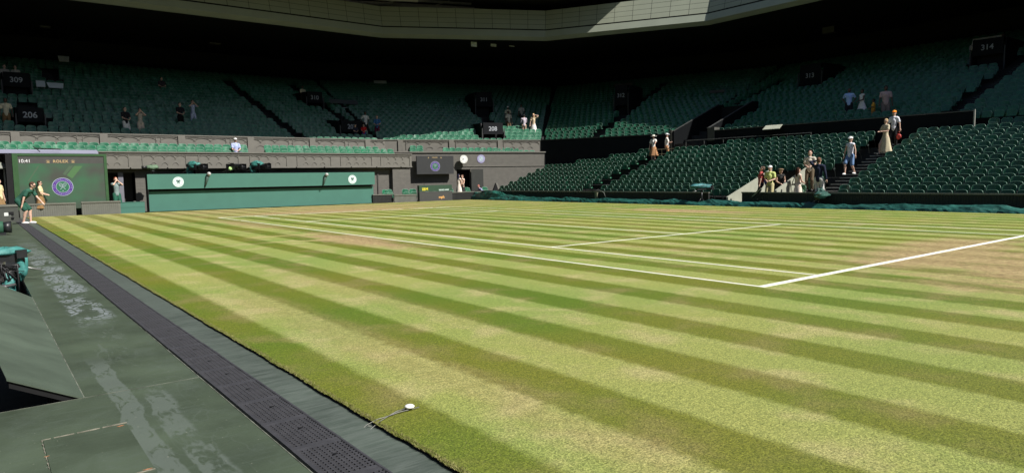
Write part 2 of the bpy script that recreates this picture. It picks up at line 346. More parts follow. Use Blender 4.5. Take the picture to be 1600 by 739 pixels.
# base ground far below everything and the walkway sheet with two pits left open
struct(MB().box(-80, 90, -70, 100, -1.4, -1.2).build('ground', mat('ground_concrete', (.06,.06,.055), .9)))
HX, HY0, HY1 = -6.96, .60, 5.86          # hinge line of the hatch lid and the ends of the pit
PX0 = -8.8
wk = MB()
def sheet(x0, x1, y0, y1, nx=1): wk.box(x0, x1, y0, y1, GZ-.04, GZ)
sheet(HX, LX0+.3, HY0, 9.2); sheet(-9.2, LX0+.3, 9.2, 34.2); sheet(-9.2, LX0+.3, -12, HY0); sheet(-9.2, PX0, HY0, 9.2)
wk.cur = 1
for (xa, xb, ya, yb) in ((HX, -6.245, HY0-.003, HY0+.003), (HX-.003, HX+.003, HY0, HY1), (-7.9, -6.245, 8.2, 8.206), (-7.9, -6.245, 12.4, 12.406), (-9, HX, HY0-.002, HY0+.002), (-6.25, -6.244, -6, 9)): wk.box(xa, xb, ya, yb, GZ+.0005, GZ+.002)
struct(wk.build('walkway', [m_deck, mat('worn_board_joint', (.115,.125,.10), .9, .6, 9)]))
def strip_mat():
    m = mat('wrinkled_fabric_strip', (.058,.076,.062), .55, .2, 2, bump=.6, bscale=10); N = m.node_tree; L = N.links; b = N.nodes['Principled BSDF']; tc = N.nodes.new('ShaderNodeTexCoord')
    mp = N.nodes.new('ShaderNodeMapping'); mp.inputs['Scale'].default_value = (1.2, 7, 1); mp.inputs['Rotation'].default_value = (0, 0, R(-18)); L.new(tc.outputs['Object'], mp.inputs[0])
    n = N.nodes.new('ShaderNodeTexNoise'); n.inputs['Scale'].default_value = 3; n.inputs['Detail'].default_value = 7; n.inputs['Roughness'].default_value = .7; L.new(mp.outputs[0], n.inputs['Vector'])
    r = N.nodes.new('ShaderNodeMapRange'); r.inputs[1].default_value = .4; r.inputs[2].default_value = .72; r.inputs[4].default_value = .75; L.new(n.outputs[0], r.inputs[0])
    x = N.nodes.new('ShaderNodeMix'); x.data_type = 'RGBA'; src = b.inputs['Base Color'].links[0].from_socket; L.new(r.outputs[0], x.inputs[0]); L.new(src, x.inputs[6]); x.inputs[7].default_value = (.125,.145,.13,1); L.new(x.outputs[2], b.inputs['Base Color'])
    bp = N.nodes.new('ShaderNodeBump'); bp.inputs['Strength'].default_value = .6; bp.inputs['Distance'].default_value = .01; L.new(n.outputs[0], bp.inputs['Height']); L.new(bp.outputs[0], b.inputs['Normal']); return m
struct(MB().box(-5.958, LX0+.06, -12, 33.2, GZ+.001, GZ+.005).build('edge_strip', strip_mat()))
surr = MB(); surr.box(LX1-.4, 19.15, -14, 33.2, GZ-.04, GZ-.002); surr.box(-5.43, 19.15, LY1-.3, 33.3, GZ-.05, GZ-.004)
struct(surr.build('court_surround', mat('court_surround_path', (.10,.095,.075), .85, .2, 2)))
pit = MB(); pit.box(PX0, HX, HY0, 9.2, -1.0, -.96); pit.box(PX0-.03, PX0, HY0, 9.2, -1, GZ-.045); pit.box(HX+.001, HX+.03, HY0, 9.2, -1, GZ-.045); pit.box(PX0, HX, HY0-.03, HY0-.001, -1, GZ-.045); pit.box(PX0, HX, 9.2, 9.23, -1, GZ-.045)
for i in range(26): pit.box(HX-.012, HX-.001, HY0+.2+i*.33, HY0+.215+i*.33, -.96, -.09)
struct(pit.build('camera_pit', mat('pit_black', (.012,.012,.014), .7)))
# hatch lid, tilted up at its outer side
t = thing('hatch_lid', 'green painted hatch lid tilted open above the dark pit beside the walkway', 'hatch')
a0 = at_y(HY0, 10, 592); a1 = at_y(HY1-.1, 0, 450)
dz = (a0[2]-GZ)/(HX-a0[0]); xo = a0[0]-.0
lid = MB()
def lidp(x, y, dzz=0): return (x, y, GZ+(HX-x)*dz+dzz)
xl0, xl1 = a0[0], a0[0]-.12
lid.prism([lidp(HX, HY0), lidp(HX, HY1), lidp(xl1-.25, HY1+.75), lidp(xl0, HY0)], (0, 0, -.012))
m_lid = mat('lid_green_paint', (.072,.096,.070), .55, .2, 2.2, bump=.1, bscale=25); lid.build('lid_board', m_lid, t)
fr = MB(); fr.prism([lidp(HX-.004, HY0+.012, -.0125), lidp(HX-.004, HY0+.06, -.0125), lidp(xl0+.01, HY0+.06, -.0125), lidp(xl0+.01, HY0+.012, -.0125)], (0, 0, -.045))
fr.prism([lidp(xl0+.06, HY0+.065, -.0125), lidp(xl0-.1, HY1-.3, -.0125), lidp(xl0-.15, HY1-.3, -.0125), lidp(xl0+.01, HY0+.065, -.0125)], (0, 0, -.045))
fr.build('lid_frame', m_black, t)
# small inset cover plate and its worn seams
t = thing('access_cover', 'square green access cover with chipped rusty corner set in the walkway boards', 'access cover', (-7.03, -.56, GZ))
cz = .004
MB().box(-.205, .20, -.41, .41, .001, cz).build('cover_plate', m_deck, t)
sm = MB(); m_seam = mat('worn_seam', (.20,.19,.15), .9, .6, 14)
random.seed(3)
for a, b_ in (((-.21, .415), (.205, .43)), ((-.205, -.42), (.2, -.41))):
    n = 30
    for i in range(n):
        if random.random() < .15: continue
        x0 = a[0]+(b_[0]-a[0])*i/n; x1 = a[0]+(b_[0]-a[0])*(i+1)/n; yy = a[1]+(b_[1]-a[1])*i/n; ww = random.uniform(.0015, .004); sm.box(x0, x1, yy-ww, yy+ww, .001, cz+.002)
for i in range(40):
    if random.random() < .4: continue
    y0 = -.41+i*.0205; ww = random.uniform(.001, .003); sm.box(-.21-ww, -.21+ww, y0, y0+.0205, .001, cz+.002)
sm.build('seam', m_seam, t)
m_rust = mat('rust_orange', (.42,.20,.10), .9, .3, 50)
for cx, cy, s_ in ((.165, .38, .018), (.17, -.40, .02), (-.207, .12, .01)):
    rust = MB()
    for k in range(7): 
        a = random.uniform(0, 6.28); rust.prism([(cx+random.uniform(-1, 1)*s_+math.cos(q+a)*s_*.35*random.uniform(.6, 1.2), cy+random.uniform(-.2, .2)*s_+math.sin(q+a)*s_*.25, cz+.0015+k*.0003) for q in (0, 1, 2, 3, 4, 5)], (0, 0, .0008))
    rust.build('rust_patch', m_rust, t)
# ------------------------------------------------------------------ rubber drainage mats
m_rub = mat('grey_rubber', (.040,.040,.046), .65, .15, 12, bump=.1)
MW, ML = .275, .475
def mat_meshes():
    f = MB(); z0, z1 = .006, .016; x0, x1 = -MW/2, MW/2; y0, y1 = -ML/2+.002, ML/2-.002
    nx, nyy = 9, 14; bx = (x1-x0-.024); by = (y1-y0-.056); px_, py_ = bx/nx, by/nyy; hx, hy = px_*.70, py_*.66
    xs = [x0, x0+.018]; yy = [y0, y0+.028]
    for i in range(nx): c = x0+.018+px_*(i+.5); xs += [c-hx/2, c+hx/2]
    xs += [x1-.018, x1]
    for j in range(nyy): c = y0+.028+py_*(j+.5); yy += [c-hy/2, c+hy/2]
    yy += [y1-.028, y1]
    nX = len(xs); vv = []; ff = []
    for j, y in enumerate(yy):
        for x in xs: vv.append((x, y, z1))
    def hole(i, j): return 2 <= i < 2+2*nx-1+1 and (i % 2 == 0) and 2 <= j < 2+2*nyy and (j % 2 == 0)
    H = set()
    for j in range(len(yy)-1):
        for i in range(nX-1):
            if i >= 2 and i <= 2+2*(nx-1) and (i-2) % 2 == 0 and j >= 2 and j <= 2+2*(nyy-1) and (j-2) % 2 == 0: H.add((i, j)); continue
            ff.append((j*nX+i, j*nX+i+1, (j+1)*nX+i+1, (j+1)*nX+i))
    f.add(vv, ff)
    for (i, j) in H:
        a, b_, c, d = (xs[i], yy[j]), (xs[i+1], yy[j]), (xs[i+1], yy[j+1]), (xs[i], yy[j+1])
        for p, q in ((a, b_), (b_, c), (c, d), (d, a)): f.quad((*p, z1), (*q, z1), (*q, z0), (*p, z0))
    f.add([(x0, y0, z1), (x1, y0, z1), (x1, y1, z1), (x0, y1, z1), (x0-.006, y0, 0), (x1+.006, y0, 0), (x1+.006, y1, 0), (x0-.006, y1, 0)], [(0,1,5,4), (1,2,6,5), (2,3,7,6), (3,0,4,7)])
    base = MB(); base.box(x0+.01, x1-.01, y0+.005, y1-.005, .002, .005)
    lift = MB(); lift.disc((0, 0, 0), .011, .002, 14)
    lift.v = [(p[0]*1.3+.02, p[2]+.05, .0165+p[1]*.4) for p in lift.v]
    return f, base, lift
f, base, lift = mat_meshes()
t0 = thing('rubber_mat', 'grey perforated rubber mat tile', 'rubber mat', (0, 0, 0), 0, 'perforated rubber mats in a strip beside the lawn')
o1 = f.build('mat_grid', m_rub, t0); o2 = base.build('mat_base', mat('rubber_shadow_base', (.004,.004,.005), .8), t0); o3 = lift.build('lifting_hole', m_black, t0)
nm = int((33.2+2.2)/ML); ORD = ['', 'first', 'second', 'third', 'fourth', 'fifth', 'sixth', 'seventh', 'eighth', 'ninth', 'tenth', 'eleventh', 'twelfth', 'thirteenth', 'fourteenth', 'fifteenth', 'sixteenth', 'seventeenth', 'eighteenth', 'nineteenth']
TENS = {2: 'twenty', 3: 'thirty', 4: 'forty', 5: 'fifty', 6: 'sixty', 7: 'seventy', 8: 'eighty'}
TENTH = {2: 'twentieth', 3: 'thirtieth', 4: 'fortieth', 5: 'fiftieth', 6: 'sixtieth', 7: 'seventieth', 8: 'eightieth'}
def ordn(n):
    if n < 20: return ORD[n]
    return TENTH[n//10] if n % 10 == 0 else TENS[n//10]+'-'+ORD[n % 10]
SEAM0 = -1.69
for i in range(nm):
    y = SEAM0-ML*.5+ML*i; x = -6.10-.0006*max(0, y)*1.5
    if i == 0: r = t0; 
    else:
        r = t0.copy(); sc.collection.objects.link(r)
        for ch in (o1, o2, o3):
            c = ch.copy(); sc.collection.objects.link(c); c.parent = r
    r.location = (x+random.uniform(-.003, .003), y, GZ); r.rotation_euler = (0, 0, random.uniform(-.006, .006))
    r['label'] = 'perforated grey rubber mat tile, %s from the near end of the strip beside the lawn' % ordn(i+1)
# ------------------------------------------------------------------ ground microphone
mp_ = at_z(.0, 640, 640)
t = thing('ground_microphone', 'white oval microphone head on a thin stalk lying on the grass near the lawn edge', 'microphone', (mp_[0], mp_[1], 0))
mm = MB(); mm.ell((0, 0, .022), (.030, .034, .011), 20, 10, rot=(0, 0, -30)); mm.build('windscreen', m_white, t, True)
m_st = mat('dull_steel', (.16,.16,.15), .5, .2, 30, metal=.4)
mm = MB(); mm.tube([(-.02, 0, .016), (-.09, -.005, .012), (-.16, -.035, .008)], .0035, 8); mm.tube([(.055, -.018, .010), (0, -.02, .010), (-.08, -.015, .008), (-.17, -.035, .007)], .003, 8); mm.build('stalk', m_st, t, True)
cb = MB(); q = at_z(GZ+.03, 575, 662)-mp_
cb.tube([(-.16, -.035, .008), (-.23, -.035, .006), (-.30, -.04, -.01), (-.34, -.045, -.03), (q[0]+.12, q[1]+.02, -.028), (q[0]+.03, q[1]+.02, -.02), (q[0], q[1], -.004)], .0022, 6)
cb.tube([(-.16, -.035, .008), (-.24, -.075, .004), (-.30, -.09, -.02), (-.36, -.10, -.031), (-.46, -.10, -.031)], .002, 6); cb.build('cable', mat('grey_cable', (.22,.22,.2), .6), t, True)
# ------------------------------------------------------------------ bowl geometry
PB = [np.array(p, float) for p in ((-17.6, 37.15), (14.3, 37.15), (24.9, 33.5), (28.35, 24.5), (28.25, -2.), (24.5, -10.), (14, -13.4), (-6, -13.4), (-14, -10), (-17.6, -2), (-17.6, 28))]
# make it a closed convex loop: far-left chamfer
PB = [np.array(p, float) for p in ((-6.5, 37.15), (14.3, 37.15), (24.9, 33.5), (28.35, 24.5), (28.25, -2.), (24.7, -9.7), (15.0, -13.4), (-5.0, -13.4), (-14.0, -9.7), (-17.4, -2), (-17.4, 26), (-14, 33.6))]
NP = len(PB); FAC = []
for i in range(NP):
    a, b_ = PB[i], PB[(i+1) % NP]; d = (b_-a)/np.linalg.norm(b_-a); n = np.array([-d[1], d[0]])
    if n@(a-np.array([5.5, 12])) < 0: n = -n
    FAC.append((a, b_, d, n, n@a))
def mitre(i, o):       # corner i offset outward by o
    n1, c1 = FAC[(i-1) % NP][3], FAC[(i-1) % NP][4]+o; n2, c2 = FAC[i][3], FAC[i][4]+o
    return np.linalg.solve(np.array([n1, n2]), np.array([c1, c2]))
TR, RI = .80, .28
def floor_z(k): return 3.34+RI*k
def bowl_at(u, v, h=.6):      # sight line meets the plane of the upper seat backs (h above the treads)
    best = None
    for i in range(0, 4):
        n = FAC[i][3]; P = at_plane((-RI/TR*n[0], -RI/TR*n[1], 1), 3.34+h-RI/TR*(FAC[i][4]+.45), u, v)
        tt = ray(u, v)@(P-CAM)
        if tt > 0 and (best is None or tt < best[0]): best = (tt, P, i)
    return best[1], best[2]
NROW = 23
# treads as one terrace thing
tp = thing('upper_stand', 'dark upper grandstand bowl wrapping round the far end and right side', 'grandstand')
tr = MB()
for k in range(-1, NROW+1):
    o0, o1 = (0.0 if k == -1 else .1+TR*k), .1+TR*(k+1)
    z = floor_z(max(k, 0)); zb = z-RI-.15
    if k == NROW: o1 += 2.0
    for i in range(NP):
        j = (i+1) % NP; a, b_ = mitre(i, o0), mitre(j, o0); c, d = mitre(j, o1), mitre(i, o1)
        tr.quad((*a, z), (*b_, z), (*c, z), (*d, z)); tr.quad((*a, zb), (*b_, zb), (*b_, z), (*a, z))
tr.build('terrace_steps', m_terrace, tp)
bw = MB(); OB = .1+TR*(NROW+1)+2.0
for i in range(NP):
    a, b_ = mitre(i, OB), mitre((i+1) % NP, OB); bw.quad((*a, 0), (*b_, 0), (*b_, 16), (*a, 16))
    a, b_ = mitre(i, OB+.3), mitre((i+1) % NP, OB+.3); bw.quad((*a, 0), (*b_, 0), (*b_, 16), (*a, 16))
bw.build('back_wall', m_black, tp)
# parapet: stone over the balconies, navy elsewhere
def wall_strip(mb, a, b_, z0, z1, th, out):
    a = np.array(a); b_ = np.array(b_); o = np.array(out)*th
    mb.prism([(*a, z0), (*b_, z0), (*(b_+o), z0), (*(a+o), z0)], (0, 0, z1-z0))
PT = 4.03
for i, (m, z0) in enumerate(((m_stone, 2.0), (m_stone, 2.6), (m_darkwall, 1.0))):
    q = MB(); a, b_ = PB[i], PB[i+1]; wall_strip(q, a, b_, z0, PT-.06, -.12, FAC[i][3]); 
    q.build('parapet', m, tp)
    q = MB(); wall_strip(q, a-FAC[i][3]*.16, b_-FAC[i][3]*.16, PT-.06, PT, .2, FAC[i][3]); q.build('parapet_cap', m_stone if i < 2 else mat('navy_cap', (.05,.052,.05), .5), tp)
q = MB(); a, b_ = PB[3], PB[4]; D_ = FAC[3][2]
gap0 = 24.5-7.3
p0, p1 = a, a+D_*gap0
# right-hand parapet with ramp opening near the corner (from D to y ~ 22)
rampw = 2.9
wall_strip(q, a+D_*rampw, p1, 2.9, PT-.05, -.12, FAC[3][3]); wall_strip(q, a+D_*(gap0+2.1), b_, 2.9, PT-.05, -.12, FAC[3][3])
for i in range(4, NP): wall_strip(q, PB[i], PB[(i+1) % NP], .5, PT-.05, -.12, FAC[i][3])
q.build('parapet', m_darkwall, tp)
q = MB(); m_rail = mat('pale_rail', (.24,.24,.21), .5, .1)
wall_strip(q, a+D_*rampw-FAC[3][3]*.15, p1-FAC[3][3]*.15, PT-.05, PT, .19, FAC[3][3]); wall_strip(q, a+D_*(gap0+2.1)-FAC[3][3]*.15, b_-FAC[3][3]*.15, PT-.05, PT, .19, FAC[3][3])
q.build('parapet_cap', mat('dull_cap', (.085,.088,.08), .5, .1), tp)
q = MB(); e = p1; q.box(e[0]-.19, e[0]-.125, e[1]-.06, e[1]+.0, 3.0, PT+.03); q.build('end_post', mat('pale_post', (.36,.36,.32), .5), tp)
# ------------------------------------------------------------------ seats
def seat_arrays(lo=False):
    """returns dict name->(verts,faces): backrest with rolled rim, tipped-up pan, bracket"""
    out = {}
    nu, nv = (4, 3) if lo else (10, 7)
    def outline(hw, z0, z1, rc, n):
        pts = [(-hw*.9, z0)]
        for i in range(n+1):
            a = math.pi*(1-i/n); s, c = math.sin(a), math.cos(a)
            x = hw*(1 if c > 0 else -1)*abs(c)**.55; z = z1-rc+rc*abs(s)**.75; pts.append((x, z))
        pts.append((hw*.9, z0)); return pts
    def curve_y(x, z, zc, base, tilt, dish): return base+(z-zc)*tilt-dish*(abs(x)/.21)**2.2
    def shell(hw, z0, z1, rc, base, tilt, dish, rim, n):
        ol = outline(hw, z0, z1, rc, n); mb = MB(); m_ = len(ol)
        layers = []
        for s_ in ((1., .5, .0) if not lo else (1., .0)):
            layers.append([(x*s_, curve_y(x*s_, z0+(z-z0)*(s_ if s_ > 0 else .0)+(1-s_)*(z1-z0)*.45, z0, base, tilt, dish)-.0*s_, z0+(z-z0)*s_+(1-s_)*(z1-z0)*.45) for x, z in ol])
        vv = [p for l in layers for p in l]; ff = []
        for a in range(len(layers)-1):
            for i in range(m_-1): ff.append((a*m_+i, a*m_+i+1, (a+1)*m_+i+1, (a+1)*m_+i))
            ff.append((a*m_+m_-1, a*m_, (a+1)*m_, (a+1)*m_+m_-1))
        mb.add(vv, ff)
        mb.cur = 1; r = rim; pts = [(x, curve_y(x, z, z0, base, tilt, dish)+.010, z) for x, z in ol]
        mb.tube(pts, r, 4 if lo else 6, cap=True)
        return mb
    out['backrest'] = shell(.215, .42, .84, .16, .02, .16, .050, .0135, 8 if lo else 16)
    out['seat_pan'] = shell(.20, .36, .655, .12, -.13, .12, .03, .014, 6 if lo else 14)
    for nme in ('backrest', 'seat_pan'): pass
    for nme, x in (('bracket', -.225), ('bracket_b', .225)):
        b = MB(); b.bbox((x, -.02, .40), (.022, .16, .07), (10, 0, 0))
        if not lo: b.tube([(x, -.02, .385), (x, .06, .20), (x, .10, .02)], .014, 6)
        out[nme] = b
    return out
SA = seat_arrays(); SL = seat_arrays(True)
m_brk = mat('seat_bracket_metal', (.035,.045,.042), .45, .1, metal=.3)
# lower right stand
LK = 11
def lo_x(k): return 20.62+TR*k
def lo_z(k): return RI*k
AIS_A = (23.25, 24.75); AIS_B = (9.55, 10.95); VOM = (10.95, 14.15); VK = 4
def lo_yend(k):
    x = lo_x(k)+.35
    if x <= 25.0: return 33.1
    t_ = (x-24.9)/(28.35-24.9); return 33.5-9.0*t_-.7
low = []     # (x, y, z, k, block, index)
SP = .475
def runs(k):
    ye = lo_yend(k); r = []
    if k <= 9:
        if ye > AIS_A[1]: r.append(('far', AIS_A[1], ye))
        a0_ = VOM[1] if k < VK else AIS_B[1]
        r.append(('middle', a0_+.05, min(AIS_A[0], ye)))
        if k < VK-1 and k > -1: r.append(('nook', AIS_B[1]+.02, AIS_B[1]+.56))
    top = AIS_B[0] if k <= 9 else 7.0
    if k == 10: top = 6.9
    r.append(('right', -8., top)); return r
SEAT_UP = lambda: random.uniform(-.02, .02)
for k in range(0, LK):
    for nm_, y0, y1 in runs(k):
        if k == 9 and nm_ == 'middle': y0, y1 = 11.0, 20.0
        n = int((y1-y0)/SP)
        for i in range(n):
            y = (y1-SP*(i+.5)) if nm_ in ('right', 'middle') else (y0+SP*(i+.5))
            low.append((lo_x(k), y+random.uniform(-.006, .006), lo_z(k), k, nm_, i))
# which seats does the photograph show, nearest first
def pix(p):
    d = np.array(p)-CAM; wz = d@AX_F; return 800+FPX*(d@AX_R)/wz, 369.5-FPX*(d@AX_U)/wz, wz
vis = []
for s_ in low:
    u, v, wz = pix((s_[0], s_[1], s_[2]+.6))
    if u < 1612: vis.append((math.dist((s_[0], s_[1], s_[2]), CAM), s_))
vis.sort(key=lambda q: q[0]); near = set(q[1] for q in vis[:300])
seat0 = None; BL = {'right': 'right block', 'middle': 'middle block', 'far': 'far block', 'nook': 'short row by the entrance'}
srcs = {}
meshes = {}
for nme in ('backrest', 'seat_pan', 'bracket', 'bracket_b'):
    meshes[nme] = SA[nme]
def new_seat():
    t = thing('stadium_seat', '', 'seat', (0,0,0)); t['group'] = 'green tip-up seats in the lower right stand'
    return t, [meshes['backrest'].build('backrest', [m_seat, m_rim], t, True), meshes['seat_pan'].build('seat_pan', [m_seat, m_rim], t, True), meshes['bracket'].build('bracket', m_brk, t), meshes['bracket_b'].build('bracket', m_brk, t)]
s0, parts0 = new_seat(); first = True
for s_ in sorted(near, key=lambda q: (q[3], q[1])):
    if first: r = s0; first = False
    else:
        r = s0.copy(); sc.collection.objects.link(r)
        for ch in parts0: c = ch.copy(); sc.collection.objects.link(c); c.parent = r
    r.location = s_[:3]; r.rotation_euler = (0, random.uniform(-.015, .015), -math.pi/2+random.uniform(-.03, .03))
    if s_[4] == 'right': lab = 'tip-up seat in the right block, %s row up, %s from the stairs' % (ordn(s_[3]+1), ordn(s_[5]+1))
    elif s_[4] == 'middle': lab = 'tip-up seat in the middle block, %s row up, %s from the far stairs' % (ordn(s_[3]+1), ordn(s_[5]+1))
    elif s_[4] == 'far': lab = 'tip-up seat in the far block, %s row up, %s from the stairs' % (ordn(s_[3]+1), ordn(s_[5]+1))
    else: lab = 'single tip-up seat beside the entrance wall, %s row up' % ordn(s_[3]+1)
    r['label'] = lab
# all other seats: collect placements
place = []
for s_ in low:
    if s_ in near: continue
    if s_[1] < -4: continue
    place.append((s_[0], s_[1], s_[2], -math.pi/2))
# upper bowl: zones kept clear: (facet, t0, t1, o0, o1)
zones = []
def zone_px(u0, v0, u1, v1, o0=None, o1=None):
    P, i = bowl_at(u0, v0); Q, j = bowl_at(u1, v1); a, b_, d, n, c = FAC[i]
    t0_, t1_ = sorted(((P[:2]-a)@d, (Q[:2]-a)@d)); oo = sorted((n@P[:2]-c, n@Q[:2]-c))
    zones.append((i, t0_, t1_, oo[0] if o0 is None else o0, oo[1] if o1 is None else o1))
# balcony seats
BALC_Y = 34.6
wing0 = np.array([14.9, 35.5]); wing1 = np.array([25.0, 33.05]); wd_ = (wing1-wing0)/np.linalg.norm(wing1-wing0); wn = np.array([wd_[1], -wd_[0]]); wn = wn if wn[1] < 0 else -wn
skipb = [(4.95, 6.0), (14.2, 15.4)]
for r_ in range(2):
    x = -6.9+.23*r_
    while x < 14.7:
        if not any(a < x < b_ for a, b_ in skipb) and not (r_ == 1 and x > 13.5): place.append((x, 35.35+.72*r_, 2.49+.17*r_, 0))
        x += .46
    s_ = .7 if r_ == 0 else .9
    while s_ < (9.9 if r_ == 0 else 7.8):
        if not (1.5 < s_ < 2.8): p_ = wing0+wd_*s_-wn*(.42+.62*r_); place.append((p_[0], p_[1], 2.62+.17*r_, rot_of(wn)))
        s_ += .46
# ------------------------------------------------------------------ stairs, vomitories of the upper bowl
m_num = mat('number_paint', (.38,.40,.43), .6, 0)
stair_list = [(0, 8.35, .5, 0, 21), (0, -5.2, .5, 5, 21), (0, 12.6, .5, 6, 21)]
def facet_pt(i, t_, o): a, b_, d, n, c = FAC[i]; return a+d*t_+n*o
def add_stair(i, tc_, hw, k0, k1, label):
    zones.append((i, tc_-hw-.05, tc_+hw+.05, .1+TR*k0, .1+TR*(k1+1)))
    T = thing('stairway', label, 'stairs', (*facet_pt(i, tc_, TR*k0), floor_z(k0)), rot_of(-FAC[i][3]), 'gangway stairs of the upper stand')
    s = MB(); nn = MB()
    for k in range(k0, k1+1):
        y0 = .1+TR*(k-k0); z = RI*(k-k0)
        s.box(-hw, hw, y0+.4, y0+TR-.003, z+.001, z+RI/2)
        for yy, zz in ((y0, z+.002), (y0+.4, z+RI/2+.001)): nn.box(-hw*.55, hw*.55, yy+.003, yy+.05, zz, zz+.004)
    s.build('steps', m_terrace, T); nn.build('nosing', m_nose, T); return T
def tcoord(u, v):
    P, i = bowl_at(u, v); a, b_, d, n, c = FAC[i]; return i, (P[:2]-a)@d, n@P[:2]-c
i_, t_, o_ = tcoord(470, 215); add_stair(0, t_, .45, 0, 20, 'long dark gangway stair with white nosings left of entrance 310')
i_, t_, o_ = tcoord(528, 178); add_stair(i_, t_, .45, 5, 20, 'dark gangway stair rising above entrance 207')
i_, t_, o_ = tcoord(40, 158); add_stair(i_, t_, .5, 4, 8, 'short dark stair between entrances 206 and 309')
i_, t_, o_ = tcoord(83, 128); add_stair(i_, t_, .5, int(o_/TR), 20, 'dark upper stair behind the pale panels at far left')
i_, t_, o_ = tcoord(762, 188); add_stair(i_, t_, .5, 4, 10, 'dark stair rising from entrance 208 towards entrance 311')
i_, t_, o_ = tcoord(932, 212); add_stair(i_, t_-.1, .45, 0, 20, 'gangway stair with white nosings below entrance 312')
i_, t_, o_ = tcoord(1500, 160); add_stair(i_, t_, .45, 0, 20, 'gangway stair with white nosings beside entrance 314')
i_, t_, o_ = tcoord(1118, 182); add_stair(i_, t_-.5, .45, 0, 16, 'dark gangway stair beside the ramp walls of the right stand')
# ramp walls at the corner of the right-hand parapet
T = thing('ramp_passage', 'dark walled ramp opening between the end stand and the right stand', 'stand entrance', (*facet_pt(3, 0, 0), 2.9), rot_of(-FAC[3][3]))
q = MB()
for xx, lab in ((.15, 0), (rampw-.1, 1)):
    xs_ = xx
    q.prism([(xs_, -.1, 0), (xs_, 5.2, 0), (xs_, 5.2, 3.15), (xs_, 4.6, 3.15), (xs_, -.1, 1.25)], (.12, 0, 0))
q.build('ramp_wall', mat('ramp_black', (.006,.007,.008), .9, .1, 2, spec=.08), T)
q = MB()
for xx in (.15, rampw-.1):
    q = MB(); q.prism([(xx-.005, -.1, 1.255), (xx-.005, 4.6, 3.155), (xx-.005, 4.6, 3.18), (xx-.005, -.1, 1.28)], (.13, 0, 0)); q.build('wall_cap', mat('ramp_cap', (.05,.052,.05), .6), T)
m_rp = mat('ramp_pillar', (.075,.075,.065), .7); MB().box(-.1, .14, -.16, .3, -.3, 1.33).build('end_pillar', m_rp, T); MB().box(rampw+.0, rampw+.5, -.16, .35, .5, 1.3).build('end_pillar', m_rp, T)
q = MB(); q.box(.28, rampw-.12, 4.9, 5.0, 0, 3.0); q.box(.28, rampw-.12, -.3, 4.9, -.1, -.02); q.build('passage_wall', m_black, T)
zones.append((3, -.5, rampw+.15, 0, 5.4))
def vomitory(num, u0, u1, vt, vb, vo, label, sidewall=True, text=True):
    P, i = bowl_at((u0+u1)/2, vo, .3); a, b_, d, n, c = FAC[i]; o = n@P[:2]-c; k = max(0, round((o-.1)/TR)); o = .1+TR*k+.02
    A = at_plane((n[0], n[1], 0), c+o, u0, vt); B = at_plane((n[0], n[1], 0), c+o, u1, vb); ta, tb = (A[:2]-a)@d, (B[:2]-a)@d
    if ta > tb: ta, tb = tb, ta
    w_ = tb-ta; tcn = (ta+tb)/2; zt = A[2]; zf = floor_z(k); zpb = at_plane((n[0], n[1], 0), c+o, (u0+u1)/2, vb)[2]
    T = thing('stand_entrance', label, 'stand entrance', (*facet_pt(i, tcn, o), zf), rot_of(-n), 'numbered entrances of the upper stand')
    H = zt-zf; hb = max(.2, zpb-zf); depth = TR*4
    q = MB(); q.box(-w_/2, w_/2, 0, .06, hb, H); q.build('sign_panel', mat('charcoal_panel', (.012,.013,.015), .85, .1, spec=.15), T)
    if text: text_obj('number', num, .43, m_num, T, (-.02, -.006, (H+hb)/2-.03), bold=.006)
    q = MB(); q.box(-w_/2+.08, w_/2-.08, .55, .6, -.3, hb+.1); q.build('doorway', m_black, T)
    for s_ in (-1, 1):
        q = MB(); x0 = s_*w_/2-(.0 if s_ > 0 else .08); q.prism([(x0, .0, 0), (x0, depth, 1.2), (x0, depth, max(H, RI*4+.4)), (x0, .4, H), (x0, 0, H if False else hb)], (.08, 0, 0)); q.build('side_wall', m_black, T)
    for s_ in (-1, 1):
        q = MB(); q.box(s_*w_/2-.03+s_*.09, s_*w_/2+.03+s_*.09, -.06, 0, 0, H*.72); q.build('jamb', mat('jamb_grey', (.05,.05,.05), .5), T)
    q = MB(); q.prism([(-w_/2+.081, .061, H-.03), (w_/2-.081, .061, H-.03), (w_/2-.081, depth, H+.1), (-w_/2+.081, depth, H+.1)], (0, 0, .03)); q.build('top_slab', m_black, T)
    zones.append((i, tcn-w_/2-.3, tcn+w_/2+.3, o-.75, o+depth*.62)); return T, w_, H, i, tcn, o
vomitory('206', 27, 68, 167, 191, 204, 'dark entrance box with number 206 at the far left')
vomitory('207', 533, 567, 188, 207, 213, 'dark entrance box with number 207 above the balcony')
vomitory('208', 755, 786, 192, 210, 218, 'dark entrance box with number 208 above the end balcony')
vomitory('310', 480, 504, 143, 161, 172, 'dark entrance box with number 310 high in the end stand')
vomitory('311', 744, 769, 144, 167, 181, 'dark entrance box with number 311 topped by a pale board')
vomitory('312', 961, 980, 134, 165, 176, 'dark entrance box with number 312 at the stand corner')
vomitory('313', 1250, 1282, 103, 135, 141, 'very dark entrance box with number 313 in the right stand')
vomitory('314', 1520, 1567, 64, 86, 106, 'dark entrance box with number 314 under a white ledge')
vomitory('309', 4, 47, 112, 136, 153, 'dark entrance box with number 309 behind three people at far left')
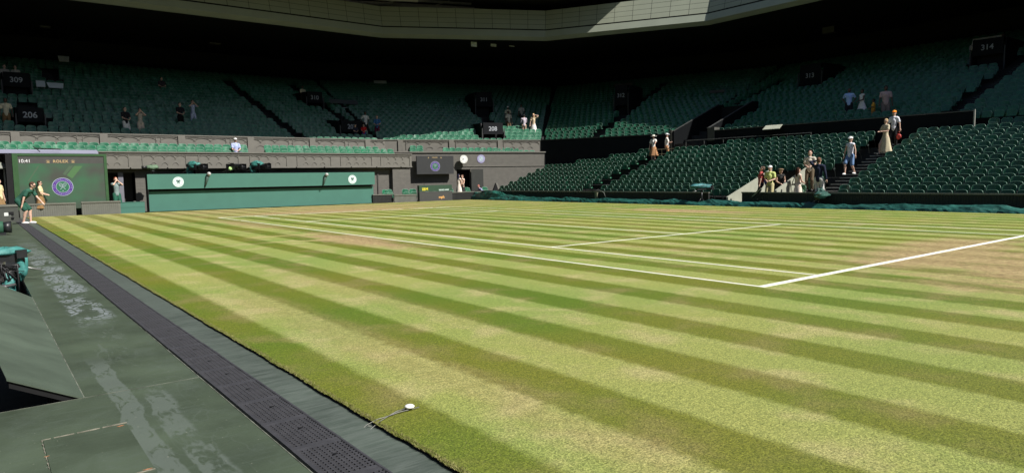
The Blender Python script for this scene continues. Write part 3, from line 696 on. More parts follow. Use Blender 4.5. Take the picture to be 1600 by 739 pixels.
# fill the upper bowl with seats
for i in range(0, 4):
    a, b_, d, n, c = FAC[i]
    for k in range(0, NROW):
        o = .1+TR*k+.60
        A, B = mitre(i, o), mitre(i+1, o); ta, tb = (A-a)@d, (B-a)@d
        if i == 0: ta = -2.3
        if i == 3: tb = 27
        n_ = int((tb-ta-.25)/.475); st = ta+(tb-ta-n_*.475)/2+.2375
        for j in range(n_):
            tt = st+j*.475
            if any(zi == i and z0 < tt < z1 and z2 < o < z3 for zi, z0, z1, z2, z3 in zones): continue
            p_ = a+d*tt+n*o; u, v, wz = pix((*p_, floor_z(k)+.6))
            if u < -15 or u > 1615 or v < 20: continue
            place.append((p_[0], p_[1], floor_z(k), rot_of(-n)))
vs_, fs_, o_ = [], [], 0
base_v = np.array([p for nme in ('backrest', 'seat_pan', 'bracket', 'bracket_b') for p in SL[nme].v]); bf = []; off = 0
for nme in ('backrest', 'seat_pan', 'bracket', 'bracket_b'):
    bf += [tuple(i+off for i in f_) for f_ in SL[nme].f]; off += len(SL[nme].v)
nv = len(base_v); lt = np.array([len(f_) for f_ in bf]); fl = np.array([i for f_ in bf for i in f_])
allv = []; 
for (x, y, z, r_) in place:
    r_ += random.uniform(-.05, .05); c_, s_ = math.cos(r_), math.sin(r_); tl = random.uniform(-.07, .07)
    q = base_v.copy(); q[:, 1] += (q[:, 2]-.4)*tl
    allv.append(np.stack([q[:, 0]*c_-q[:, 1]*s_+x, q[:, 0]*s_+q[:, 1]*c_+y, q[:, 2]+z], 1))
allv = np.concatenate(allv); NS = len(place)
loops = (fl[None, :]+(np.arange(NS)*nv)[:, None]).ravel(); tot = np.tile(lt, NS); starts = np.concatenate([[0], np.cumsum(tot)[:-1]])
me = bpy.data.meshes.new('stadium_seats'); me.vertices.add(len(allv)); me.vertices.foreach_set('co', allv.ravel()); me.loops.add(len(loops)); me.loops.foreach_set('vertex_index', loops)
me.polygons.add(len(tot)); me.polygons.foreach_set('loop_start', starts); me.polygons.foreach_set('loop_total', tot); me.polygons.foreach_set('use_smooth', [True]*len(tot)); me.update(calc_edges=True); me.validate()
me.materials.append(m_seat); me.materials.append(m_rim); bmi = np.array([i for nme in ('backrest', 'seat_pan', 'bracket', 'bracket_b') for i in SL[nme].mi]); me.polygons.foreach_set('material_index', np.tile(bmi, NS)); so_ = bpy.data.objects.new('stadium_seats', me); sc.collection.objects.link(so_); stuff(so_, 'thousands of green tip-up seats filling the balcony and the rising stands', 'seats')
print('stuff seats', NS, 'faces', len(tot))
# ------------------------------------------------------------------ lower right stand
T = thing('lower_stand', 'lower right grandstand rising in steps behind the low black wall', 'grandstand')
q = MB()
for k in range(0, LK+1):
    x0, x1 = lo_x(k)-.55, lo_x(k)+.25
    z = lo_z(k); seg = [(-12, VOM[0] if k < VK else VOM[1]), (VOM[1], lo_yend(k)+.4)]
    if k == 0: x0 = 19.35
    for y0, y1 in seg:
        if k > 9: y1 = min(y1, 7.2)
        if y1 > y0: q.box(x0, x1+.02, y0, y1, z-.3 if k else -.05, z)
q.box(19.35, lo_x(VK)-.55, VOM[0], VOM[1], -.05, 0)
q.build('terrace_steps', m_terrace, T)
def lo_stair(y0, y1, k1, label):
    S = thing('stairway', label, 'stairs', (lo_x(0)-.55, (y0+y1)/2, 0), 0, 'stairs of the lower stand'); s = MB(); nn = MB(); hw = (y1-y0)/2-.1
    for k in range(0, k1):
        z = RI*k; x = TR*k
        s.box(x+.4, x+.8-.002, -hw, hw, z+.001, z+RI/2)
        for xx, zz in ((x, z+.002), (x+.4, z+RI/2+.001)): 
            if zz > .1 or True: nn.box(xx-.006, xx+.06, -hw, hw, zz-.03, zz+.004)
    s.build('steps', m_terrace, S); nn.build('nosing', mat('stair_nosing', (.42,.42,.38), .6, .3, 8), S)
    # bright little corner brackets of the end seats
    return S
lo_stair(*AIS_A, 9, 'far stair of the lower stand climbing to the two stewards')
lo_stair(*AIS_B, 10, 'near stair of the lower stand with people walking down')
m_wallb = mat('black_ribbed_wall', (.012,.013,.012), .6, .2, 6)
def ribbed_wall(name, label, p0, p1, z0, z1, m, mc, cap=.05, th=.08, cat='low wall', pitch=.09, group=None, nrm=None):
    p0 = np.array(p0, float); p1 = np.array(p1, float); L = np.linalg.norm(p1-p0); d = (p1-p0)/L
    f_ = np.array([d[1], -d[0]]) if nrm is None else np.array(nrm)
    T = thing(name, label, cat, (*((p0+p1)/2), z0), rot_of(f_), group); q = MB(); h = z1-z0
    q.box(-L/2, L/2, 0, th, 0, h-cap); x = -L/2+pitch/2
    while x < L/2-.02: q.box(x-pitch*.3, x+pitch*.3, -.014, .0, .01, h-cap-.004); x += pitch
    q.build('ribbed_panel', m, T); q = MB(); q.box(-L/2-.01, L/2+.01, -.04, th+.03, h-cap, h); q.build('top_rail', mc, T); return T
m_capd = mat('dull_green_cap', (.09,.095,.075), .5, .15)
m_caps = mat('warm_grey_cap', (.13,.13,.11), .5, .15)  # one even warm grey for the wall rails and box lid
ribbed_wall('low_wall', 'long low black ribbed wall in front of the right-hand seats', (19.2, VOM[1]-.1-.9), (19.2, -12), GZ, .57, m_wallb, m_caps, nrm=(-1, 0))
ribbed_wall('low_wall', 'low black ribbed wall in front of the middle and far seats', (19.2, 33.6), (19.2, 14.9), GZ, .55, m_wallb, m_caps, nrm=(-1, 0))
# cream stringer walls of the court-side entrance
for (xa, za, xb, zb, y, lab) in ((19.6, .32, 23.15, 1.56, VOM[1]-.02, 'pale sloping entrance wall behind the person with the blue backpack'), (19.35, .64, 21.75, 1.58, AIS_B[1]+.62, 'pale sloping entrance wall beside the near stair')):
    T = thing('entrance_wall', lab, 'wall', (xa, y, 0)); q = MB()
    q.prism([(0, 0, GZ), (xb-xa, 0, GZ), (xb-xa, 0, zb), (0, 0, za)], (0, .10, 0)); q.build('wall_panel', m_cream, T)
T = thing('entrance_wall', 'black wall at the back of the court-side entrance under the seats', 'wall', (lo_x(VK)-.6, VOM[0], 0)); q = MB(); q.box(0, .05, .7, VOM[1]-VOM[0]-.03, 0, RI*VK+.25); q.build('wall_panel', m_black, T)
q = MB(); q.box(-.06, .06, .7, VOM[1]-VOM[0]-.03, RI*VK+.25, RI*VK+.29); q.build('wall_cap', m_black, T)
# railing above the middle block, by the ramp
T = thing('handrail', 'thin grey handrail above the back row of the middle seats', 'railing', (27.9, 19.5, RI*9)); q = MB()
A_, B_ = 23.0-19.5, 14.8-19.5
q.tube([(0, A_, .95), (0, B_, .95)], .022, 8)
for i in range(7): yy = A_+(B_-A_)*i/6; q.tube([(0, yy, 0), (0, yy, .95)], .018, 6)
q.build('rail', mat('railing_grey', (.10,.105,.10), .5), T)
# steward gate
T = thing('gate_post', 'pale grey post at the top of the far stair beside the stewards', 'post', (27.0, 24.9, RI*8)); MB().box(-.07, .07, -.07, .07, 0, 1.15).build('post', mat('gate_post', (.17,.17,.15), .6), T); 
q = MB(); q.tube([(0, -.1, .75), (.3, -3.0, .75)], .025, 6); q.tube([(0, -.1, .45), (.3, -3., .45)], .02, 6)
for i in range(5): q.tube([(.06*i+.03, -.7-.55*i, 0), (.06*i+.03, -.7-.55*i, .75)], .018, 6)
q.build('barrier_rail', mat('brass_rail', (.17,.15,.09), .5), T)
# ------------------------------------------------------------------ far end: balcony, wing, screens
T = thing('end_balcony', 'grey balcony with carved panels and two rows of seats above the far backstop', 'balcony', (0, BALC_Y, 0)); BX0, BX1 = -14, 14.9
q = MB(); q.box(BX0, BX1, 0, .12, 2.14, 2.94); q.box(BX0, BX1, .12, 2.5, 2.30, 2.48); q.box(BX0, BX1, 1.1, 2.5, 2.481, 2.66); q.build('balcony_slab', m_stone, T)
q = MB(); q.box(BX0, BX1+.02, -.06, .2, 2.94, 3.0); q.box(BX0, BX1+.02, -.03, -.001, 2.14, 2.20); q.build('moulding', m_stone, T)
def carve(x0, x1, z0, z1, y, narrow=.62, wide=2.05, stretch=1, start=0):
    q = MB(); x = x0+start; h = z1-z0; wdt = .028; dep = .035
    while x < x1-.1:
        q.box(x-wdt/2, x+wdt/2, y-dep, y, z0, z1); 
        if x+narrow < x1: q.box(x+narrow-wdt/2, x+narrow+wdt/2, y-dep, y, z0, z1); q.box(x+wdt/2, x+narrow-wdt/2, y-dep, y, z1-wdt, z1)
        xw = x+narrow; X1 = min(xw+wide, x1)
        if X1-xw > .8:
            nb = 4; cw = (X1-xw)/nb
            for j in range(nb):
                cx = xw+cw*(j+.5)
                pts = [(cx+math.cos(a)*cw*.60, y-.012, z0+h*.42+math.sin(a)*h*.5) for a in [R(20+i*14) for i in range(11)]]
                if j % 2 == 0 or True: q.tube(pts, .016, 5)
                pts = [(cx+cw*.5*(1 if j < nb-1 else 0)+math.cos(a)*cw*.27, y-.012, z0+h*.05+math.sin(a)*h*.26) for a in [R(10+i*20) for i in range(9)]]
                if j < nb-1: q.tube(pts, .014, 5)
            q.box(xw+wdt/2, X1-wdt/2, y-dep, y, z1-wdt, z1)
        x += narrow+wide
    return q
carve(-6.9, BX1, 2.26, 2.86, 0, start=.3).build('carved_panel', m_stone, T)
q = MB()
for i in range(12): q.ell((-4.6+i*1.7, -.04, 2.17), (.035, .03, .035), 8, 6)
q.build('boss', m_black, T)
# carved panel fronts on the upper parapet
T = thing('carved_parapet', 'upper grey parapet with carved panels and piers behind the balcony seats', 'parapet', (0, PB[0][1]-.125, 0))
carve(-6.9, 14.2, 3.32, 3.92, 0, .25, 3.4, start=.1).build('carved_panel', m_stone, T)
x = -5.9
while x < 14: MB().box(x, x+.36, -.08, -.001, 2.7, 3.965).build('pier', m_stone, T); x += 3.75
bcn = FAC[1][3]; T = thing('carved_parapet', 'angled grey parapet with carved panels above the clock and small screen', 'parapet', (*(PB[1]-bcn*.125), 0), rot_of(-bcn))
Lbc = np.linalg.norm(PB[2]-PB[1]); carve(.2, Lbc-.2, 3.36, 3.92, 0, .25, 3.2, start=1.0).build('carved_panel', m_stone, T)
for x in (.9, 4.4, 7.9): MB().box(x, x+.34, -.08, -.001, 2.7, 3.965).build('pier', m_stone, T)
# wall under the balcony
T = thing('concourse_wall', 'grey painted wall with doorways under the balcony behind the backstop', 'wall', (0, 34.98, 0)); q = MB()
segs = [(-14, -2.35), (-.95, 14.9)]
for a, b_ in segs: q.box(a, b_, 0, .2, GZ, 2.29)
q.box(-2.35, -.95, 0, .2, 1.95, 2.29); q.build('wall_face', m_stone2, T)
q = MB(); q.box(-2.35, -.95, .9, 1, GZ, 2); q.build('door_recess', mat('recess_brown', (.05,.045,.04), .8), T)
q = MB(); q.box(-1.72, -1.5, -.05, .15, GZ, 1.95); q.box(-2.35, -2.3, -.03, .1, GZ, 1.95); q.build('door_frame', mat('frame_lilac_grey', (.16,.16,.19), .6), T)
q = MB(); q.box(4.6, 5.6, -.06, -.003, .2, 1.75); q.box(12.6, 12.68, -.06, -.003, GZ, 1.8); q.build('wall_batten', mat('batten_dark', (.06,.055,.05), .7), T)
q = MB(); q.box(-14, 14.88, -1.0, -.002, GZ-.02, GZ); q.build('floor_strip', mat('concourse_floor', (.08,.08,.075), .8), T)
# pillar
T = thing('balcony_pillar', 'grey square pillar carrying the balcony beside the far doorway', 'pillar', (14.3, BALC_Y+.2, GZ)); MB().box(-.75, .5, -.12, .17, 0, 2.12-GZ).build('shaft', m_stone2, T)
# wing
wr = rot_of(wn); WL = np.linalg.norm(wing1-wing0)
T = thing('wing_wall', 'grey brick wall with angled balcony, small screen, clock and doorway', 'wall', (*wing0, 0), wr)
def on_wing(u, v, off=0):
    c = wn@wing0+off; P = at_plane((wn[0], wn[1], 0), c, u, v); return (P[:2]-wing0)@wd_, P[2]
dx0, dx1 = on_wing(714, 290)[0], on_wing(735.5, 290)[0]
q = MB(); q.box(-.9, dx0, 0, .25, GZ, 2.16); q.box(dx1, WL, 0, .25, GZ, 2.16); q.box(dx0, dx1, 0, .25, 1.98, 2.16); q.box(-.9, WL, 0, .25, 2.20, 3.10); q.build('wall_face', m_stone2, T)
q = MB(); q.box(-.9, WL+.03, -.08, .3, 3.10, 3.18); q.box(-.9, WL+.02, -.045, .2, 2.16, 2.20); q.build('moulding', m_stone, T)
q = MB(); q.box(WL-.1, WL, .25, 1.2, .9, 3.05); q.box(WL-.12, WL+.03, .3, 1.3, 3.05, 3.14); q.build('end_wall', m_stone, T)
q = MB(); q.box(0, WL-.1, .26, 1.5, 2.45, 2.6); q.build('balcony_floor', m_stone, T)
q = MB(); q.box(dx0-.1, dx1+.1, .9, 1, GZ, 2.1); q.build('doorway_dark', m_black, T)
q = MB(); d0, d1 = on_wing(736, 290)[0], on_wing(752.5, 290)[0]; q.bbox(((d0+d1)/2, -.22, 1.0), (d1-d0+.05, .05, 1.95), (0, 0, -12)); q.build('open_door', mat('dark_door', (.04,.042,.038), .6), T)
q = MB(); q.box(d1+.03, d1+.09, -.12, -.02, .3, 1.75); q.build('door_frame', m_stone, T)
# emblem maker on a vertical face, local -Y out
m_purple = mat('emblem_purple', (.055,.018,.17), .6, 0, emis=(.16,.04,.42), es=.15); m_egreen = mat('emblem_green', (.015,.12,.06), .6, 0); m_pale = mat('emblem_pale', (.30,.36,.40), .6, 0, emis=(.6,.7,.75), es=.06)
m_egw = mat('emblem_white', (.60,.72,.70), .6, .04)
def emblem(parent, c, r, y, ring_m, in_m, line_m, txt_m, text=True, name='emblem', tk=1.):
    o = MB().disc((c[0], y, c[1]), r, .008).build(name, line_m, parent)
    MB().disc((c[0], y-.002, c[1]), r*.95, .004).build('outer_band', ring_m, o)
    MB().disc((c[0], y-.004, c[1]), r*.64, .003).build('inner_band', line_m, o)
    MB().disc((c[0], y-.006, c[1]), r*.60, .003).build('inner_disc', in_m, o)
    rk = MB()
    for s_ in (-1, 1):
        a = R(40)*s_; ux, uz = math.sin(a), math.cos(a)
        hc = (c[0]+ux*r*.26, c[1]+uz*r*.22+r*.02)
        n = 20; rr = []
        for k in range(n):
            t_ = 2*math.pi*k/n; px_, pz_ = math.cos(t_)*r*.145, math.sin(t_)*r*.20
            rr.append((hc[0]+px_*math.cos(a)+pz_*ux, y-.008, hc[1]-px_*math.sin(a)+pz_*uz))
        rk.tube(rr+[rr[0]], r*.026*tk, 4, cap=False)
        for g_ in (-.07, 0, .07):
            rk.tube([(hc[0]+g_*r*math.cos(a)-ux*r*.17, y-.008, hc[1]-g_*r*math.sin(a)-uz*r*.17), (hc[0]+g_*r*math.cos(a)+ux*r*.17, y-.008, hc[1]-g_*r*math.sin(a)+uz*r*.17)], r*.008*tk, 3)
            rk.tube([(hc[0]-r*.13*math.cos(a)+g_*r*ux, y-.008, hc[1]+r*.13*math.sin(a)+g_*r*uz), (hc[0]+r*.13*math.cos(a)+g_*r*ux, y-.008, hc[1]-r*.13*math.sin(a)+g_*r*uz)], r*.008*tk, 3)
        rk.tube([(hc[0]-ux*r*.2, y-.009, hc[1]-uz*r*.2), (hc[0]-ux*r*.62, y-.009, hc[1]-uz*r*.62)], [r*.022*tk, r*.036*tk], 5)
    rk.build('crossed_rackets', txt_m, o); MB().disc((c[0], y-.009, c[1]-r*.43), r*.05, .004, 12).build('ball', txt_m, o)
    if text:
        def arc(s, a0, a1, flip):
            for i, ch in enumerate(s):
                if ch == ' ': continue
                a = R(a0+(a1-a0)*i/(len(s)-1)); rr = r*.80
                text_obj('letter', ch, r*.17, txt_m, o, (c[0]+rr*math.sin(a), y-.0045, c[1]+rr*math.cos(a)), (math.pi/2, (a if not flip else a+math.pi), 0), th=.001, bold=0)
        arc('THE CHAMPIONSHIPS', -98, 98, False); arc('WIMBLEDON', 232, 128, True)
    return o
# small screen on the wing
m_scr = mat('screen_dark', (.022,.023,.024), .5, .05, emis=(.02,.02,.02), es=.5)
m_gold = mat('screen_gold', (.34,.25,.13), .5, 0, emis=(.6,.40,.18), es=.12)
T = thing('small_video_screen', 'dark hanging video screen showing a purple round emblem beside the clock', 'screen', (*(wing0+wn*.45), 0), wr)
sx0, sz1 = 0, 2.98; s1x = on_wing(708.5, 246, .45)[0]; 
sx0 = on_wing(651, 243.5, .45)[0]; sz1 = on_wing(651, 243.5, .45)[1]; s1z = on_wing(690, 272, .45)[1]
MB().box(sx0, s1x, 0, .2, s1z, sz1-.02).build('screen_case', m_scr, T)
ecx, ecz = on_wing(680, 260, .45); er = .335*.98
emblem(T, (ecx, ecz), .33, -.012, m_purple, m_egreen, m_pale, m_pale)
text_obj('screen_text', 'ROLEX', .105, m_gold, T, (ecx-.02, -.004, sz1-.13), spacing=1.25, bold=.004)
def crown(x, z, s): 
    q = MB(); 
    q.box(x-s*.4, x+s*.4, -.005, -.001, z-s*.45, z-s*.25)
    for i in range(5): 
        a = R(-50+25*i); q.add([(x-s*.12+i*s*.06-s*.1, -.004, z-s*.25), (x+s*.0+i*s*.06-s*.02, -.004, z-s*.25), (x+math.sin(a)*s*.62, -.004, z-s*.2+math.cos(a)*s*.62)], [(0,1,2)]); q.disc((x+math.sin(a)*s*.6, -.005, z-s*.2+math.cos(a)*s*.6), s*.07, .003, 8)
    return q
for dx in (-.45, .42): crown(ecx+dx, sz1-.13, .1).build('crown_mark', m_gold, T)
q = MB(); q.box((sx0+s1x)/2-.2, (sx0+s1x)/2+.2, .2, .44, s1z+.3, sz1-.2); q.build('wall_mount', m_black, T)
# clock
cx_, cz_ = on_wing(724.7, 249, .4); T = thing('wall_clock', 'round white wall clock projecting above the dark doorway', 'clock', (*(wing0+wd_*cx_+wn*.40), cz_), wr)
MB().disc((0, 0, 0), .285, .1).build('clock_case', mat('clock_rim', (.5,.5,.46), .4), T, False); MB().disc((0, -.006, 0), .25, .005).build('clock_face', m_white, T)
q = MB()
for i in range(12): a = R(30*i); q.bbox((math.sin(a)*.205, -.008, math.cos(a)*.205), (.015, .004, .045), (0, math.degrees(a), 0))
q.build('hour_mark', m_black, T)
q = MB(); q.bbox((-.055, -.012, .035), (.02, .004, .13), (0, -57, 0)); q.build('hour_hand', m_black, T)
q = MB(); q.bbox((-.07, -.016, -.04), (.014, .004, .19), (0, 246, 0)); q.build('minute_hand', m_black, T)
q = MB(); q.box(-.05, .05, .1, .39, -.05, .05); q.build('wall_bracket', m_black, T)
# round emblem sign on the wing
cx_, cz_ = on_wing(751.7, 248.5, .02); T = thing('emblem_sign', 'round purple and white emblem sign on the wall right of the clock', 'sign', (*(wing0+wn*.02), 0), wr)
emblem(T, (cx_, cz_), .29, 0, mat('sign_lilac', (.30,.28,.45), .6), mat('sign_inner', (.35,.42,.5), .6), mat('sign_line', (.2,.16,.36), .6), m_egw)
# far wall objects: big scoreboard
SY = 33.0; bx0, bx1 = at_y(SY, 18, 240)[0], at_y(SY, 166, 243)[0]; bz1 = 2.80
T = thing('scoreboard', 'large green framed video scoreboard showing 10:41 and a purple emblem', 'scoreboard', ((bx0+bx1)/2, SY, 0)); hw = (bx1-bx0)/2
m_sbf = mat('scoreboard_frame', (.022,.075,.022), .55, .08)
q = MB(); fw = .20; q.box(-hw, -hw+fw, -.03, .6, .2, bz1); q.box(hw-fw*.6, hw, -.03, .6, .2, bz1); q.box(-hw+fw, hw-fw*.6, -.03, .6, bz1-.1, bz1); q.box(-hw, hw, .35, .6, .2, bz1-.1); q.build('frame', m_sbf, T)
q = MB(); q.box(-hw-.24, -hw-.002, .0, .6, .2, bz1-.02); q.build('side_housing', m_black, T)
def screen_mat():
    m = mat('led_screen', (.05,.075,.05), .45, 0, spec=.3); N = m.node_tree; L = N.links; b = N.nodes['Principled BSDF']; tc = N.nodes.new('ShaderNodeTexCoord')
    n = N.nodes.new('ShaderNodeTexNoise'); n.inputs['Scale'].default_value = .8; L.new(tc.outputs['Object'], n.inputs['Vector'])
    cr = N.nodes.new('ShaderNodeValToRGB'); cr.color_ramp.elements[0].position = .35; cr.color_ramp.elements[0].color = (.045,.05,.042,1); cr.color_ramp.elements[1].position = .7; cr.color_ramp.elements[1].color = (.03,.10,.05,1)
    L.new(n.outputs[0], cr.inputs[0]); L.new(cr.outputs[0], b.inputs['Base Color']); L.new(cr.outputs[0], b.inputs['Emission Color']); b.inputs['Emission Strength'].default_value = .35
    return m
zt0, zt1 = 2.36, bz1-.1
MB().box(-hw+fw, hw-fw*.6, 0, .3, .3, zt0).build('screen_picture', screen_mat(), T)
MB().box(-hw+fw, hw-fw*.6, 0, .3, zt0+.001, zt1).build('screen_header', mat('screen_header', (.055,.055,.052), .5, .05), T)
c0 = at_y(SY, 98, 292); emblem(T, (c0[0]-(bx0+bx1)/2, c0[2]), .415, -.012, m_purple, m_egreen, m_pale, m_pale)
hz = (zt0+zt1)/2-.02
text_obj('clock_text', '10:41', .21, mat('screen_white', (.6,.6,.6), .5, 0, emis=(.6,.6,.6), es=.3), T, (at_y(SY, 38, 252)[0]-(bx0+bx1)/2, -.004, at_y(SY, 38, 252)[2]))
rx = at_y(SY, 94.5, 252.5); text_obj('screen_text', 'ROLEX', .17, m_gold, T, (rx[0]-(bx0+bx1)/2, -.004, rx[2]), spacing=1.15, bold=.006)
for u in (75, 114): p_ = at_y(SY, u, 252.3); crown(p_[0]-(bx0+bx1)/2, p_[2], .15).build('crown_mark', m_gold, T)
q = MB(); 
def onS(u, v): p_ = at_y(SY, u, v); return (p_[0]-(bx0+bx1)/2, -.002, p_[2])
q.add([onS(116, 259.5), onS(129, 259.5), onS(113, 279), onS(104, 274)], [(0,1,2,3)]); q.build('light_beam', mat('beam_green', (.050,.115,.045), .5, 0, emis=(.07,.2,.06), es=.15), T)
q = MB(); q.add([onS(59, 259.5), onS(61.5, 259.5), onS(45, 284), onS(43, 284)], [(0,1,2,3)]); q.add([onS(108, 259.5), onS(114, 259.5), onS(102, 274), onS(98, 272)], [(0,1,2,3)]); q.build('light_beam', mat('beam_faint', (.06,.10,.06), .5, 0), T)
q = MB(); q.box(-hw-.1, hw+.05, -.12, .5, bz1+.0, bz1+.0) if False else None
# pale awning strip above the scoreboard
T = thing('awning', 'pale lilac awning strip above the big scoreboard', 'awning', (0, 33.6, 0)); q = MB()
q.prism([(-9, .9, 3.02), (at_y(34.2, 153, 240)[0], .9, 3.02), (at_y(33.2, 154, 240)[0], -.35, 2.82), (-9, -.35, 2.82)], (0, 0, .03)); q.build('awning_cloth', mat('lilac_cloth', (.24,.245,.33), .8, .06, 1), T)
q = MB(); q.tube([(-5.2, -.3, 3.05), (-4.2, -.25, 3.02)], .03, 6); q.tube([(-5.25, -.3, 3.15), (-5.0, -.3, 2.9)], .02, 6); q.build('bracket', m_black, T)
# low ribbed fence at the far left
m_fence = mat('grey_ribbed_fence', (.125,.128,.108), .7, .1, 4)
FY = 32.62
f1 = at_y(FY, 119, 330)[0]; f2 = at_y(FY, 128, 330)[0]; f3 = at_y(FY, 189, 330)[0]; f0 = -5.95
ribbed_wall('low_fence', 'low grey ribbed fence under the scoreboard, left section beside the bending man', (f0, FY), (f1, FY), GZ, .58, m_fence, m_caps, cap=.07, nrm=(0, -1), cat='fence', pitch=.085)
ribbed_wall('low_fence', 'low grey ribbed fence under the scoreboard, right section', (f2, FY), (f3, FY), GZ, .60, m_fence, m_caps, cap=.07, nrm=(0, -1), cat='fence', pitch=.085)
T = thing('green_barrier', 'small plain green canvas barrier left of the backstop', 'barrier', (f3+.55, 32.9, GZ)); q = MB(); q.box(-.53, .53, 0, .06, 0, .52); q.build('canvas', m_screen_green, T); q = MB(); q.box(-.54, .54, -.01, .07, .28, .285); q.box(-.54, .54, -.015, .075, .52, .54); q.build('rail', m_screen_green, T)
# box wall at the left with its white label
bxx = at_y(28.5, 29, 330)[0]
T = thing('equipment_box', 'dark grey box at the end of the walkway with a small white label', 'box', (bxx-1.0, 28.5, GZ)); q = MB(); q.box(-1, 1, 0, .5, 0, .60); q.build('body', mat('box_grey', (.052,.056,.048), .6, .1), T); q = MB(); q.box(-1.02, 1.02, -.03, .52, .60, .68); q.build('lid', m_caps, T)
lx = at_y(28.5, 12, 335); q = MB(); q.box(lx[0]-bxx+1-.11, lx[0]-bxx+1+.11, -.006, -.001, lx[2]-GZ-.06, lx[2]-GZ+.07); q.build('label_plate', mat('label_white', (.6,.62,.6), .5), T)
q = MB(); q.box(.68, .84, -.03, -.001, .28, .40); q.ell((.8, -.02, .16), (.05, .04, .05), 10, 6); q.build('latch', m_black, T)
# canopy and post at the very left
T = thing('canopy_light', 'grey domed canopy on a pale post at the left edge', 'canopy', (at_y(33.6, 4, 270)[0]-.35, 33.6, GZ)); q = MB()
q.rings([[(math.cos(a)*r_, math.sin(a)*r_*.6, z_) for a in np.linspace(0, 2*math.pi, 16, endpoint=False)] for r_, z_ in ((.68, 2.16), (.66, 2.22), (.5, 2.38), (.25, 2.48), (.03, 2.5))]); q.build('dome', mat('canopy_grey', (.19,.2,.17), .6), T, True)
q = MB(); q.tube([(.42, 0, 0), (.42, 0, 2.15)], .04, 8); q.build('post', mat('pale_post2', (.3,.3,.27), .6), T)
q = MB(); q.box(-1.2, .28, .3, .5, 0, 2.1); q.build('back_panel', m_black, T)
# ------------------------------------------------------------------ backstop
KY = 33.0; kx0, kx1 = at_y(KY, 231, 300)[0], at_y(KY, 583.5, 300)[0]
T = thing('backstop_screen', 'long green canvas backstop with two white round emblems behind the far baseline', 'backstop', ((kx0+kx1)/2, KY, 0)); hw = (kx1-kx0)/2
MB().box(-hw, hw, 0, .05, GZ+.03, .97).build('lower_canvas', m_screen_green, T); MB().box(-hw-.03, hw, -.22, -.17, 1.10, 1.83).build('upper_canvas', m_screen_green, T)
q = MB(); q.box(-hw, hw, .06, .1, .9, 1.2); q.box(-hw-.03, -hw, -.2, .3, 0, 1.82); 
q.build('support_frame', m_black, T)
q = MB(); q.box(-hw, hw, -.012, .062, .955, .985); q.build('hem_rail', m_screen_green, T)
q = MB()
for x in np.linspace(-hw+.2, hw-.2, 9): q.tube([(x, .12, GZ), (x, .12, 1.8)], .03, 6)
q.build('pole', m_black, T)
for u, v in ((278.5, 284.5), (550.5, 280.5)):
    p_ = at_y(KY-.22, u, v); emblem(T, (p_[0]-(kx0+kx1)/2, p_[2]), .255, -.232, m_egw, m_egw, m_egw, mat('emblem_darkgreen', (.02,.09,.075), .6, 0), tk=2.0)
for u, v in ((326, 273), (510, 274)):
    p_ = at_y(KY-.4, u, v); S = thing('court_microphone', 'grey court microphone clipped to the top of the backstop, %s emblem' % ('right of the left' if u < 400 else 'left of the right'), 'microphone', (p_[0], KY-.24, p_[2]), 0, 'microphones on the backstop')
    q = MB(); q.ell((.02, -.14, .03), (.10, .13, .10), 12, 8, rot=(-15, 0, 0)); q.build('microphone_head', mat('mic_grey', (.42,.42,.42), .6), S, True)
    q = MB(); q.tube([(0, -.1, .0), (0, .03, -.04), (0, .03, -.16)], .018, 6); q.tube([(.0, -.10, .0), (-.08, -.03, -.30), (-.17, .0, -.62)], [.09, .07, .035], 8); q.build('clamp_and_shadow', mat('mic_arm_shadow', (.05,.09,.075), .6), S, True)  # tapered sleeve models the microphone's dark body and its cast shadow together
# ------------------------------------------------------------------ TV cameras
m_rcover = mat('teal_rain_cover', (.035,.17,.15), .5, .25, 8, bump=.6, bscale=12); m_cblk = mat('camera_black', (.013,.014,.016), .4, .2)
def lump(mb, c, r, seed, amp=.25, nu=16, nv=10, rot=(0,0,0)):
    rs = random.Random(seed); ph = [rs.uniform(0, 6.28) for _ in range(6)]; E = Euler([R(a) for a in rot]).to_matrix(); rg = []
    for j in range(nv+1):
        p = math.pi*(j+.05)/(nv+.1); q = []
        for i in range(nu):
            t_ = 2*math.pi*i/nu; k = 1+amp*(math.sin(3*t_+ph[0]+2*p)*.4+math.sin(5*t_+ph[1]-3*p)*.3+math.sin(7*p+ph[2]+t_)*.3)
            v_ = E@Vector((r[0]*k*math.sin(p)*math.cos(t_), r[1]*k*math.sin(p)*math.sin(t_), r[2]*k*math.cos(p))); q.append((v_.x+c[0], v_.y+c[1], v_.z+c[2]))
        rg.append(q)
    mb.rings(rg)
